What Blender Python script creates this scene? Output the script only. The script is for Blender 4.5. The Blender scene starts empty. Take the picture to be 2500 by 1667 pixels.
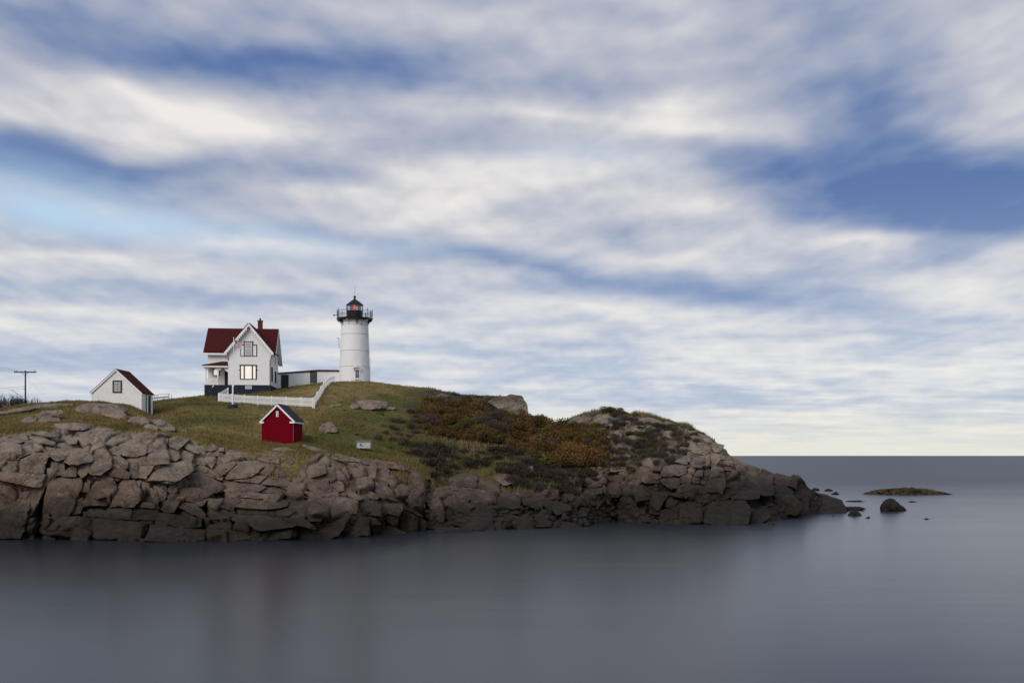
import bpy, bmesh, math, random
import numpy as np
from mathutils import Vector

scene = bpy.context.scene
COL = scene.collection
R = math.radians
random.seed(7)
rng = np.random.default_rng(11)

# ------------------------------------------------------------------ camera
F, CX, HY, CH = 2500.0, 1250.0, 1112.0, 6.0      # focal length in photo pixels, principal column, horizon row, eye height
cam_d = bpy.data.cameras.new('camera')
cam = bpy.data.objects.new('camera', cam_d)
COL.objects.link(cam)
cam.location = (0, 0, CH)
cam.rotation_euler = (R(90), 0, 0)
cam_d.sensor_width = 36
cam_d.lens = 36
cam_d.shift_y = 0.1114
cam_d.clip_start = 0.5
cam_d.clip_end = 120000
scene.camera = cam

# ------------------------------------------------------------------ view
scene.view_settings.view_transform = 'Standard'
scene.view_settings.look = 'None'
scene.view_settings.exposure = 0.0
scene.view_settings.gamma = 1.0
scene.view_settings.use_curve_mapping = False
scene.cycles.use_denoising = True
scene.cycles.max_bounces = 6
scene.cycles.transparent_max_bounces = 8

# ------------------------------------------------------------------ sun (veiled by cloud, behind the camera)
SUN = Vector((-0.46, -0.72, 0.60)).normalized()
sd = bpy.data.lights.new('sun', 'SUN')
sd.energy = 1.85
sd.angle = R(35)
sd.color = (1.0, 0.94, 0.87)
so = bpy.data.objects.new('sun', sd)
COL.objects.link(so)
so.rotation_euler = SUN.to_track_quat('Z', 'Y').to_euler()

# ------------------------------------------------------------------ sky
world = bpy.data.worlds.new('World')
scene.world = world
world.use_nodes = True
def build_sky():
    nt = world.node_tree
    nt.nodes.clear()
    N, L = nt.nodes, nt.links
    def node(t, **kw):
        n = N.new(t)
        for k, v in kw.items():
            setattr(n, k, v)
        return n
    def math_(op, a, b=None, c=None, clamp=False):
        n = node('ShaderNodeMath', operation=op, use_clamp=clamp)
        for i, v in enumerate((a, b, c)):
            if v is None:
                continue
            if isinstance(v, (int, float)):
                n.inputs[i].default_value = v
            else:
                L.new(v, n.inputs[i])
        return n.outputs[0]
    def comb(x, y, z=0.0):
        n = node('ShaderNodeCombineXYZ')
        for i, v in enumerate((x, y, z)):
            if isinstance(v, (int, float)):
                n.inputs[i].default_value = v
            else:
                L.new(v, n.inputs[i])
        return n.outputs[0]
    def mixc(f, a, b):
        n = node('ShaderNodeMix', data_type='RGBA')
        L.new(f, n.inputs[0]) if not isinstance(f, float) else setattr(n.inputs[0], 'default_value', f)
        for i, v in ((6, a), (7, b)):
            if isinstance(v, tuple):
                n.inputs[i].default_value = (*v, 1)
            else:
                L.new(v, n.inputs[i])
        return n.outputs[2]
    tc = node('ShaderNodeTexCoord')
    sep = node('ShaderNodeSeparateXYZ')
    L.new(tc.outputs['Generated'], sep.inputs[0])
    X, Y, Z = sep.outputs
    az = math_('ARCTAN2', X, Y)
    hyp = math_('SQRT', math_('ADD', math_('MULTIPLY', X, X), math_('MULTIPLY', Y, Y)))
    te = math_('DIVIDE', Z, math_('MAXIMUM', hyp, 0.02))              # tangent of the elevation
    zz = math_('MAXIMUM', Z, 0.0)
    dn = math_('ADD', zz, 0.085)
    px, py = math_('DIVIDE', X, dn), math_('DIVIDE', Y, dn)
    # clouds lie on a high flat layer, drawn out along the wind
    P = comb(px, py)
    def noise(vec, sx, sy, rot, scale, det, rough, dist=0.0, off=0.0):
        m = node('ShaderNodeMapping')
        m.inputs['Location'].default_value = (off, off * 0.7, off * 0.3)
        m.inputs['Rotation'].default_value = (0, 0, rot)
        m.inputs['Scale'].default_value = (sx, sy, 1)
        L.new(vec, m.inputs[0])
        n = node('ShaderNodeTexNoise')
        n.inputs['Scale'].default_value = scale
        n.inputs['Detail'].default_value = det
        n.inputs['Roughness'].default_value = rough
        n.inputs['Distortion'].default_value = dist
        L.new(m.outputs[0], n.inputs['Vector'])
        return n.outputs['Fac']
    n1 = noise(P, 0.62, 0.9, 0.0, 1.7, 4.0, 0.5, 0.0, 3.1)
    n2 = noise(P, 0.5, 1.1, R(-2), 3.8, 4.0, 0.5, 0.0, 8.7)
    # the large masses of cloud and the gaps between them, by bearing and height
    wob = node('ShaderNodeTexNoise')
    wob.inputs['Scale'].default_value = 9.0
    wob.inputs['Detail'].default_value = 2.5
    AE = comb(az, te)
    wm = node('ShaderNodeMapping')
    wm.inputs['Scale'].default_value = (0.55, 1.5, 1)
    L.new(AE, wm.inputs[0])
    L.new(wm.outputs[0], wob.inputs['Vector'])
    wv = node('ShaderNodeVectorMath', operation='MULTIPLY_ADD')
    L.new(wob.outputs['Color'], wv.inputs[0])
    wv.inputs[1].default_value = (0.10, 0.060, 0)
    wv2 = node('ShaderNodeVectorMath', operation='ADD')
    L.new(AE, wv2.inputs[0])
    wv2.inputs[1].default_value = (-0.05, -0.030, 0)
    L.new(wv2.outputs[0], wv.inputs[2])
    def blob(cx, cy, rx, ry, rot, amp, prev, src):
        cx, cy = cx * 1.063, cy * 1.063
        a = math.atan((cx - CX) / F)
        t = (HY - cy) / F * math.cos(a)
        m = node('ShaderNodeMapping', vector_type='TEXTURE')
        m.inputs['Location'].default_value = (a, t, 0)
        m.inputs['Rotation'].default_value = (0, 0, R(-rot))
        m.inputs['Scale'].default_value = (rx * 1.063 / F * 2.0 * math.cos(a) ** 2, ry * 1.063 / F * 2.0, 1)
        L.new(src, m.inputs[0])
        g = node('ShaderNodeTexGradient', gradient_type='QUADRATIC_SPHERE')
        L.new(m.outputs[0], g.inputs[0])
        return math_('MULTIPLY_ADD', g.outputs['Fac'], amp, prev)
    lay = 0.0
    for b in BLOBS:
        lay = blob(*b, lay, wv.outputs[0])
    pale = 0.0
    for b in PALE:
        pale = blob(*b, pale, wv.outputs[0])
    low = math_('SUBTRACT', 1.0, math_('DIVIDE', te, 0.20), clamp=True)       # 1 at the horizon
    amp1 = math_('MULTIPLY_ADD', low, 0.7, 0.4)
    v = math_('MULTIPLY', math_('SUBTRACT', n1, 0.5), amp1)
    v = math_('MULTIPLY_ADD', math_('SUBTRACT', n2, 0.5), math_('MULTIPLY_ADD', low, 1.1, 0.35), v)
    qx = math_('MULTIPLY', math_('DIVIDE', az, math_('ADD', math_('MAXIMUM', te, 0.0), 0.30)), 0.5)
    qy = math_('MULTIPLY', math_('LOGARITHM', math_('ADD', math_('MAXIMUM', te, 0.0), 0.06), math.e), 0.25)
    n4 = noise(comb(qx, qy), 0.46, 1.0, R(-1.5), 14.0, 4.0, 0.50, 0.0, 4.4)
    n4b = noise(comb(math_('ADD', qx, 0.004), math_('ADD', qy, 0.011)), 0.46, 1.0, R(-1.5), 14.0, 4.0, 0.50, 0.0, 4.4)
    lit = math_('SUBTRACT', n4, n4b)
    n6 = noise(comb(qx, qy), 0.6, 1.0, 0.0, 40.0, 3.0, 0.5, 0.0, 2.2)
    v = math_('MULTIPLY_ADD', math_('SUBTRACT', n6, 0.5), 0.30, v)
    high = math_('SUBTRACT', 1.0, low)
    v = math_('MULTIPLY_ADD', math_('SUBTRACT', n4, 0.5), math_('MULTIPLY_ADD', high, 0.30, 0.85), v)
    v = math_('ADD', v, lay)
    v = math_('MULTIPLY_ADD', lit, 2.7, v)
    topd = node('ShaderNodeMapRange', interpolation_type='SMOOTHSTEP')
    L.new(te, topd.inputs['Value'])
    topd.inputs['From Min'].default_value = 0.20
    topd.inputs['From Max'].default_value = 0.42
    topd.inputs['To Max'].default_value = -0.16
    v = math_('ADD', v, topd.outputs[0])
    v = math_('MULTIPLY_ADD', v, 0.42, 0.55, clamp=True)
    ramp = node('ShaderNodeValToRGB')
    cr = ramp.color_ramp
    cr.interpolation = 'B_SPLINE'
    stops = [(0.0, (0.085, 0.155, 0.375)), (0.18, (0.17, 0.245, 0.44)), (0.34, (0.285, 0.34, 0.495)), (0.50, (0.43, 0.46, 0.565)),
             (0.66, (0.57, 0.575, 0.635)), (0.82, (0.76, 0.735, 0.73)), (1.0, (0.95, 0.905, 0.855))]
    while len(cr.elements) < len(stops):
        cr.elements.new(0.5)
    for e, (p, c) in zip(cr.elements, stops):
        e.position = p
        e.color = (*c, 1)
    L.new(v, ramp.inputs[0])
    # thin, paler cloud towards the horizon
    lowc = node('ShaderNodeValToRGB')
    lr = lowc.color_ramp
    lr.interpolation = 'B_SPLINE'
    st2 = [(0.12, (0.33, 0.42, 0.62)), (0.42, (0.50, 0.565, 0.70)), (0.60, (0.69, 0.71, 0.755)), (0.85, (0.92, 0.885, 0.84))]
    while len(lr.elements) < len(st2):
        lr.elements.new(0.5)
    for e, (p, c) in zip(lr.elements, st2):
        e.position = p
        e.color = (*c, 1)
    L.new(v, lowc.inputs[0])
    lf = node('ShaderNodeMapRange', interpolation_type='SMOOTHSTEP')
    L.new(te, lf.inputs['Value'])
    lf.inputs['From Min'].default_value = 0.27
    lf.inputs['From Max'].default_value = 0.05
    col = mixc(lf.outputs[0], ramp.outputs[0], lowc.outputs[0])
    pf = math_('MULTIPLY', pale, math_('SUBTRACT', 1.25, v), clamp=True)
    col = mixc(pf, col, (0.50, 0.70, 0.90))
    hz = node('ShaderNodeMapRange', interpolation_type='SMOOTHSTEP')
    L.new(te, hz.inputs['Value'])
    hz.inputs['From Min'].default_value = 0.058
    hz.inputs['From Max'].default_value = 0.0
    hz.inputs['To Max'].default_value = 0.8
    col = mixc(hz.outputs[0], col, (0.86, 0.85, 0.74))
    # the same sky, brighter and warmer round the veiled sun behind the camera
    dt = node('ShaderNodeVectorMath', operation='DOT_PRODUCT')
    L.new(tc.outputs['Generated'], dt.inputs[0])
    dt.inputs[1].default_value = SUN
    glow = math_('POWER', math_('MAXIMUM', dt.outputs['Value'], 0.0), 3.0)
    gc = node('ShaderNodeVectorMath', operation='MULTIPLY_ADD')
    gl = comb(glow, glow, glow)
    L.new(gl, gc.inputs[0])
    gc.inputs[1].default_value = (0.30, 0.26, 0.19)
    L.new(col, gc.inputs[2])
    # physical sky above the cloud shows through a little
    sky = node('ShaderNodeTexSky', sky_type='NISHITA')
    sky.sun_disc = False
    sky.sun_elevation = math.asin(SUN.z)
    sky.sun_rotation = math.atan2(SUN.x, SUN.y)
    ten = node('ShaderNodeVectorMath', operation='SCALE')
    L.new(gc.outputs[0], ten.inputs[0])
    ten.inputs['Scale'].default_value = 10.0
    fin = mixc(0.92, sky.outputs[0], ten.outputs[0])
    bg = node('ShaderNodeBackground')
    bg.inputs['Strength'].default_value = 0.1
    L.new(fin, bg.inputs['Color'])
    out = node('ShaderNodeOutputWorld')
    L.new(bg.outputs[0], out.inputs[0])
    world.cycles.sampling_method = 'MANUAL'
    world.cycles.sample_map_resolution = 512
# cloud masses: bearing and height (as photo columns and rows), half widths, tilt, weight
BLOBS = [(150, 100, 420, 70, 3, -0.55), (600, 120, 520, 75, 5, -1.0), (980, 190, 300, 40, 4, -0.5), (60, 25, 420, 40, 0, 0.15), (1250, 20, 620, 40, 0, 0.2),
         (320, 225, 420, 60, 8, 0.75), (90, 275, 380, 55, 3, 0.7), (560, 285, 360, 50, 5, 0.65), (60, 365, 280, 42, 2, -0.95), (360, 385, 380, 45, 2, -1.0), (700, 375, 260, 35, 0, -0.4),
         (1540, 225, 120, 55, 0, 0.95), (1250, 265, 420, 50, 3, 0.75), (1640, 290, 240, 40, 6, 0.55), (1110, 190, 170, 50, -10, 0.45), (900, 330, 300, 35, 2, -0.3),
         (820, 425, 330, 45, 1, 0.75), (1240, 425, 380, 48, 3, 0.8), (1000, 495, 520, 32, 3, 0.4), (1620, 470, 260, 30, 6, 0.35), (2160, 430, 420, 120, 9, -1.35), (2280, 500, 300, 75, 4, -0.95),
         (1800, 380, 330, 70, 6, -0.6), (2030, 230, 210, 130, 24, -0.75), (2290, 120, 230, 150, 18, 0.55), (1560, 110, 420, 55, 4, 0.35), (1985, 535, 200, 28, 8, 1.2),
         (2330, 575, 190, 42, -14, 1.0), (1480, 585, 260, 34, 5, 0.75), (1250, 620, 260, 32, 6, -0.7), (1660, 665, 420, 40, 5, -1.0), (1060, 575, 200, 26, 4, -0.6),
         (150, 590, 420, 28, 2, 0.85), (640, 560, 330, 24, 1, 0.6), (300, 655, 480, 26, 2, -0.55), (140, 722, 380, 22, 2, 0.6), (1330, 700, 280, 24, 2, 0.65),
         (2200, 655, 330, 50, 3, 0.4), (2150, 740, 380, 25, 1, -0.35), (800, 755, 420, 22, 1, 0.45), (300, 830, 560, 32, 0, -0.45), (1250, 860, 500, 26, 0, -0.35), (1900, 850, 420, 24, 0, 0.35)]
PALE = [(100, 440, 300, 60, 3, 1.05), (330, 510, 360, 46, 2, 1.0), (800, 560, 300, 35, 0, 0.4), (1330, 380, 180, 40, 0, 0.5)]
build_sky()

# ------------------------------------------------------------------ small helpers
def wpt(px, py, Y):
    return Vector(((px - CX) / F * Y, Y, CH + (HY - py) / F * Y))

def pxx(px, Y):
    return (px - CX) / F * Y

def pzz(py, Y):
    return CH + (HY - py) / F * Y

def link(o, parent=None):
    COL.objects.link(o)
    if parent is not None:
        o.parent = parent
    return o

def tag(o, label=None, cat=None, group=None, kind=None):
    if label:
        o['label'] = label
    if cat:
        o['category'] = cat
    if group:
        o['group'] = group
    if kind:
        o['kind'] = kind
    return o

def empty(name, loc, rz=0.0):
    o = bpy.data.objects.new(name, None)
    o.location = loc
    o.rotation_euler = (0, 0, rz)
    return link(o)

def np_mesh(name, V, Fc, mat, smooth=False):
    V = np.asarray(V, dtype=np.float32)
    Fc = np.asarray(Fc, dtype=np.int32)
    me = bpy.data.meshes.new(name)
    n, k = Fc.shape
    me.vertices.add(len(V))
    me.vertices.foreach_set('co', V.ravel())
    me.loops.add(n * k)
    me.loops.foreach_set('vertex_index', Fc.ravel())
    me.polygons.add(n)
    me.polygons.foreach_set('loop_start', np.arange(0, n * k, k, dtype=np.int32))
    me.polygons.foreach_set('loop_total', np.full(n, k, dtype=np.int32))
    if smooth:
        me.polygons.foreach_set('use_smooth', np.ones(n, dtype=bool))
    me.update(calc_edges=True)
    me.materials.append(mat)
    return me

class MB:
    """collects solid shapes and links them as one mesh object"""
    def __init__(self):
        self.v, self.f, self.m = [], [], []
        self.smooth = []
    def add(self, vs, fs, mi=0, sm=False):
        b = len(self.v)
        self.v += [tuple(p) for p in vs]
        for f in fs:
            self.f.append([b + i for i in f])
            self.m.append(mi)
            self.smooth.append(sm)
        return self
    def box(self, x0, x1, y0, y1, z0, z1, mi=0):
        vs = [(x, y, z) for z in (z0, z1) for y in (y0, y1) for x in (x0, x1)]
        return self.add(vs, [(0, 2, 3, 1), (4, 5, 7, 6), (0, 1, 5, 4), (2, 6, 7, 3), (0, 4, 6, 2), (1, 3, 7, 5)], mi)
    def prism(self, poly, axis, a, b, mi=0):
        n = len(poly)
        def mk(u, v, w):
            return (u, w, v) if axis == 'y' else ((w, u, v) if axis == 'x' else (u, v, w))
        vs = [mk(u, v, a) for u, v in poly] + [mk(u, v, b) for u, v in poly]
        fs = [tuple(range(n)), tuple(range(2 * n - 1, n - 1, -1))]
        fs += [(i, i + n, (i + 1) % n + n, (i + 1) % n) for i in range(n)]
        return self.add(vs, fs, mi)
    def slab(self, a, b, c, d, t, mi=0):
        a, b, c, d = map(Vector, (a, b, c, d))
        nn = (b - a).cross(d - a).normalized() * t
        vs = [a, b, c, d, a - nn, b - nn, c - nn, d - nn]
        return self.add(vs, [(0, 1, 2, 3), (7, 6, 5, 4), (0, 4, 5, 1), (1, 5, 6, 2), (2, 6, 7, 3), (3, 7, 4, 0)], mi)
    def tube(self, pts, r, n=6, mi=0, r2=None):
        pts = [Vector(p) for p in pts]
        rings = []
        for i, p in enumerate(pts):
            d = (pts[min(i + 1, len(pts) - 1)] - pts[max(i - 1, 0)]).normalized()
            up = Vector((0, 0, 1)) if abs(d.z) < 0.9 else Vector((1, 0, 0))
            s = d.cross(up).normalized()
            t = s.cross(d)
            rr = r if r2 is None else r + (r2 - r) * i / (len(pts) - 1)
            rings.append([p + (s * math.cos(a) + t * math.sin(a)) * rr for a in (2 * math.pi * k / n for k in range(n))])
        vs = [q for rg in rings for q in rg]
        fs = []
        for i in range(len(pts) - 1):
            for k in range(n):
                fs.append((i * n + k, i * n + (k + 1) % n, (i + 1) * n + (k + 1) % n, (i + 1) * n + k))
        self.add(vs, fs, mi, True)
        e = (len(pts) - 1) * n
        return self.add(rings[0], [tuple(range(n - 1, -1, -1))], mi).add(rings[-1], [tuple(range(n))], mi)
    def lathe(self, prof, n=32, mi=0, cap=True, a0=0.0, c=(0, 0, 0), sm=True):
        vs, fs = [], []
        for r, z in prof:
            for k in range(n):
                a = a0 + 2 * math.pi * k / n
                vs.append((c[0] + r * math.cos(a), c[1] + r * math.sin(a), c[2] + z))
        for i in range(len(prof) - 1):
            for k in range(n):
                fs.append((i * n + k, i * n + (k + 1) % n, (i + 1) * n + (k + 1) % n, (i + 1) * n + k))
        self.add(vs, fs, mi, sm)
        if cap:
            m = len(prof) - 1
            self.add(vs[:n], [tuple(range(n - 1, -1, -1))], mi)
            self.add(vs[m * n:], [tuple(range(n))], mi)
        return self
    def build(self, name, mat, parent=None):
        me = bpy.data.meshes.new(name)
        me.from_pydata(self.v, [], self.f)
        for m in (mat if isinstance(mat, (list, tuple)) else [mat]):
            me.materials.append(m)
        me.polygons.foreach_set('material_index', self.m)
        me.polygons.foreach_set('use_smooth', self.smooth)
        me.update()
        if any(self.smooth):
            bm = bmesh.new()
            bm.from_mesh(me)
            bmesh.ops.remove_doubles(bm, verts=bm.verts, dist=1e-5)
            bm.to_mesh(me)
            bm.free()
            me.set_sharp_from_angle(angle=R(40))
        return link(bpy.data.objects.new(name, me), parent)

# numpy value noise
def _hash(ix, iy, iz):
    h = (ix.astype(np.int64) * 374761393 + iy.astype(np.int64) * 668265263 + iz.astype(np.int64) * 1274126177) & 0xffffffff
    h = ((h ^ (h >> 13)) * 1103515245) & 0xffffffff
    h = ((h ^ (h >> 16)) * 747796405) & 0xffffffff
    return ((h ^ (h >> 15)) & 0xffffff) / float(0xffffff)
def vnoise(p):
    i = np.floor(p).astype(np.int64)
    f = p - i
    f = f * f * (3 - 2 * f)
    r = 0
    for dx in (0, 1):
        wx = f[:, 0] if dx else 1 - f[:, 0]
        for dy in (0, 1):
            wy = f[:, 1] if dy else 1 - f[:, 1]
            for dz in (0, 1):
                wz = f[:, 2] if dz else 1 - f[:, 2]
                r = r + wx * wy * wz * _hash(i[:, 0] + dx, i[:, 1] + dy, i[:, 2] + dz)
    return r * 2 - 1
def fbm(p, o=4, g=0.5):
    r, a = 0, 1.0
    for k in range(o):
        r = r + a * vnoise(p * 2.03 ** k + 17.3 * k)
        a *= g
    return r
def voro2(u, v, seed=0):
    """first and second distance and id of a jittered grid of cells"""
    iu, iv = np.floor(u).astype(np.int64), np.floor(v).astype(np.int64)
    d1 = np.full(u.shape, 9.0)
    d2 = np.full(u.shape, 9.0)
    cid = np.zeros(u.shape)
    z = np.full(u.shape, seed, dtype=np.int64)
    for a in (-1, 0, 1):
        for b in (-1, 0, 1):
            cu, cv = iu + a, iv + b
            h1, h2, h3 = _hash(cu, cv, z), _hash(cu, cv, z + 101), _hash(cu, cv, z + 202)
            d = np.hypot(cu + 0.1 + 0.8 * h1 - u, cv + 0.1 + 0.8 * h2 - v)
            nw = d < d1
            d2 = np.where(nw, d1, np.minimum(d2, d))
            cid = np.where(nw, h3, cid)
            d1 = np.where(nw, d, d1)
    return d1, d2, cid

# ------------------------------------------------------------------ materials
def new_mat(name):
    m = bpy.data.materials.new(name)
    m.use_nodes = True
    nt = m.node_tree
    return m, nt, nt.nodes['Principled BSDF']

class NT:
    def __init__(self, nt):
        self.nt, self.N, self.L = nt, nt.nodes, nt.links
    def n(self, t, **kw):
        o = self.N.new(t)
        for k, v in kw.items():
            setattr(o, k, v)
        return o
    def put(self, sock, v):
        if isinstance(v, (int, float)):
            sock.default_value = v
        elif isinstance(v, tuple):
            sock.default_value = (*v, 1) if len(v) == 3 and sock.type == 'RGBA' else v
        else:
            self.L.new(v, sock)
    def math(self, op, a, b=0.0, c=0.0, clamp=False):
        o = self.n('ShaderNodeMath', operation=op, use_clamp=clamp)
        for i, v in enumerate((a, b, c)):
            self.put(o.inputs[i], v)
        return o.outputs[0]
    def noise(self, vec, scale, det=4.0, rough=0.55, sc=None, dist=0.0):
        if sc:
            m = self.n('ShaderNodeMapping')
            m.inputs['Scale'].default_value = sc
            self.L.new(vec, m.inputs[0])
            vec = m.outputs[0]
        o = self.n('ShaderNodeTexNoise')
        o.inputs['Scale'].default_value = scale
        o.inputs['Detail'].default_value = det
        o.inputs['Roughness'].default_value = rough
        o.inputs['Distortion'].default_value = dist
        self.L.new(vec, o.inputs['Vector'])
        return o.outputs['Fac']
    def mix(self, f, a, b, blend='MIX'):
        o = self.n('ShaderNodeMix', data_type='RGBA', blend_type=blend)
        self.put(o.inputs[0], f)
        self.put(o.inputs[6], a)
        self.put(o.inputs[7], b)
        return o.outputs[2]
    def ramp(self, v, stops, interp='LINEAR'):
        o = self.n('ShaderNodeValToRGB')
        cr = o.color_ramp
        cr.interpolation = interp
        while len(cr.elements) < len(stops):
            cr.elements.new(0.5)
        for e, (p, c) in zip(cr.elements, stops):
            e.position = p
            e.color = (*c, 1) if isinstance(c, tuple) else (c, c, c, 1)
        self.L.new(v, o.inputs[0])
        return o.outputs[0]
    def rng(self, v, a, b, c=0.0, d=1.0, smooth=True):
        o = self.n('ShaderNodeMapRange', interpolation_type='SMOOTHSTEP' if smooth else 'LINEAR')
        self.L.new(v, o.inputs['Value'])
        o.inputs['From Min'].default_value = a
        o.inputs['From Max'].default_value = b
        o.inputs['To Min'].default_value = c
        o.inputs['To Max'].default_value = d
        return o.outputs[0]
    def bump(self, h, strength, dist, normal=None):
        o = self.n('ShaderNodeBump')
        o.inputs['Strength'].default_value = strength
        o.inputs['Distance'].default_value = dist
        self.L.new(h, o.inputs['Height'])
        if normal is not None:
            self.L.new(normal, o.inputs['Normal'])
        return o.outputs[0]
    def pos(self):
        return self.n('ShaderNodeNewGeometry').outputs['Position']
    def obj(self):
        return self.n('ShaderNodeTexCoord').outputs['Object']

def paint(name, col, rough=0.6, dirt=0.12, boards=0.0, dirtcol=(0.25, 0.22, 0.18), spec=0.3, scale=1.2, streak=3.0):
    m, nt, b = new_mat(name)
    k = NT(nt)
    o = k.obj()
    a = k.noise(o, scale, 6, 0.6, (streak, streak, 1.0))
    c = k.noise(o, scale * 9, 3, 0.6)
    f = k.math('MULTIPLY', k.rng(a, 0.45, 0.8), dirt * 2.2)
    cc = k.mix(f, tuple(col), tuple(dirtcol))
    cc = k.mix(k.math('MULTIPLY', k.math('SUBTRACT', c, 0.35), dirt), cc, tuple(x * 0.7 for x in col))
    nt.links.new(cc, b.inputs['Base Color'])
    b.inputs['Roughness'].default_value = rough
    b.inputs['Specular IOR Level'].default_value = spec * 0.5
    if boards:
        s = k.n('ShaderNodeSeparateXYZ')
        nt.links.new(o, s.inputs[0])
        h = k.math('FRACT', k.math('DIVIDE', s.outputs[2], boards))
        nt.links.new(k.bump(h, 0.8, 0.02), b.inputs['Normal'])
    else:
        nt.links.new(k.bump(c, 0.3, 0.01), b.inputs['Normal'])
    return m

M = {}
M['white'] = paint('white_clapboard', (0.85, 0.85, 0.87), 0.55, 0.04, 0.13)
M['white_shed'] = paint('white_weathered_clapboard', (0.80, 0.79, 0.78), 0.65, 0.14, 0.14, (0.36, 0.33, 0.29))
M['trim'] = paint('white_trim', (0.80, 0.80, 0.82), 0.5, 0.05)
M['tower'] = paint('white_painted_iron', (0.76, 0.76, 0.775), 0.5, 0.10, 0.0, (0.36, 0.33, 0.30), 0.35, 0.8, 2.0)
M['seam'] = paint('seam_paint', (0.33, 0.31, 0.29), 0.7, 0.3)
M['navy'] = paint('navy_foundation', (0.016, 0.021, 0.036), 0.7, 0.25, 0.0, (0.05, 0.05, 0.055))
M['roof'] = paint('red_shingle', (0.062, 0.012, 0.013), 0.85, 0.22, 0.16, (0.04, 0.012, 0.012), 0.15, 0.9, 1.0)
M['shed_red'] = paint('red_painted_brick', (0.175, 0.002, 0.010), 0.8, 0.25, 0.075, (0.11, 0.004, 0.008), 0.12, 0.8)
M['slate'] = paint('dark_grey_shingle', (0.038, 0.039, 0.044), 0.85, 0.25, 0.15, (0.06, 0.06, 0.06), 0.2)
M['iron'] = paint('black_iron', (0.012, 0.013, 0.014), 0.45, 0.2, 0.0, (0.03, 0.03, 0.03), 0.4)
M['dark'] = paint('dark_green_trim', (0.018, 0.021, 0.019), 0.55, 0.2, 0.0, (0.04, 0.04, 0.035))
M['green'] = paint('green_trim', (0.022, 0.040, 0.024), 0.55, 0.2, 0.0, (0.05, 0.05, 0.04))
M['door'] = paint('olive_door', (0.030, 0.038, 0.018), 0.6, 0.2, 0.0, (0.03, 0.03, 0.02))
M['brick'] = paint('chimney_brick', (0.11, 0.036, 0.027), 0.85, 0.4, 0.075, (0.09, 0.05, 0.04))
M['wood'] = paint('weathered_pole', (0.060, 0.048, 0.042), 0.85, 0.4, 0.0, (0.10, 0.09, 0.08), 0.2, 2.0, 6.0)
M['wire'] = paint('wire', (0.05, 0.05, 0.055), 0.6, 0.0)
M['twig'] = paint('bare_twig', (0.026, 0.020, 0.022), 0.85, 0.3)
M['fence'] = paint('white_picket', (0.80, 0.80, 0.80), 0.6, 0.06)
M['boat'] = paint('weathered_white_boards', (0.44, 0.44, 0.45), 0.8, 0.4, 0.0, (0.2, 0.18, 0.16))
M['boattop'] = paint('grey_boards', (0.14, 0.135, 0.13), 0.85, 0.3)
M['flag_r'] = paint('flag_red', (0.40, 0.06, 0.10), 0.8, 0.05)
M['flag_w'] = paint('flag_white', (0.70, 0.66, 0.70), 0.8, 0.05)
M['flag_b'] = paint('flag_blue', (0.05, 0.05, 0.16), 0.8, 0.05)
M['interior'] = paint('dim_interior', (0.03, 0.03, 0.032), 0.8, 0.1)
M['blind'] = paint('cream_blind', (0.62, 0.58, 0.48), 0.8, 0.1)
M['curtain'] = paint('grey_curtain', (0.26, 0.26, 0.24), 0.9, 0.5, 0.0, (0.1, 0.1, 0.09), 0.2, 3.0)

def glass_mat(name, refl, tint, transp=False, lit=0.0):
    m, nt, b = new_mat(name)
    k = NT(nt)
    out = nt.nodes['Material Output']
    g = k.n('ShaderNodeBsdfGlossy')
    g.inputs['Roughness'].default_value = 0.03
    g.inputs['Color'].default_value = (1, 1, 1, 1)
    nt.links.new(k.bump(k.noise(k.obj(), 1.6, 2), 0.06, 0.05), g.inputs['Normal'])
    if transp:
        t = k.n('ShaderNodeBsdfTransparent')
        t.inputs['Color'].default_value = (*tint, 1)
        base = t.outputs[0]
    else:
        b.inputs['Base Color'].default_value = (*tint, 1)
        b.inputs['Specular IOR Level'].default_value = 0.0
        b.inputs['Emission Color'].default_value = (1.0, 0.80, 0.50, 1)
        b.inputs['Emission Strength'].default_value = lit  # added glow on the panes, standing in for reflected sky
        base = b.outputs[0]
    mx = k.n('ShaderNodeMixShader')
    mx.inputs[0].default_value = refl
    nt.links.new(base, mx.inputs[1])
    nt.links.new(g.outputs[0], mx.inputs[2])
    nt.links.new(mx.outputs[0], out.inputs[0])
    return m
M['glass'] = glass_mat('window_glass', 0.05, (0.02, 0.02, 0.022))
M['glass_bright'] = glass_mat('window_glass_blind_glow', 0.50, (0.80, 0.72, 0.55), False, 0.55)  # cream blind tint, brightened by emission that imitates bright sky reflected in the glass
M['glass_curtain'] = glass_mat('window_glass_over_curtain', 0.15, (0.30, 0.29, 0.26))
M['glass_clear'] = glass_mat('lantern_glass', 0.10, (0.93, 0.95, 0.96), True)

def lamp_mat():
    m, nt, b = new_mat('red_beacon')
    b.inputs['Base Color'].default_value = (0.6, 0.01, 0.01, 1)
    b.inputs['Emission Color'].default_value = (1.0, 0.035, 0.03, 1)
    b.inputs['Emission Strength'].default_value = 0.9
    return m
M['beacon'] = lamp_mat()

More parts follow.
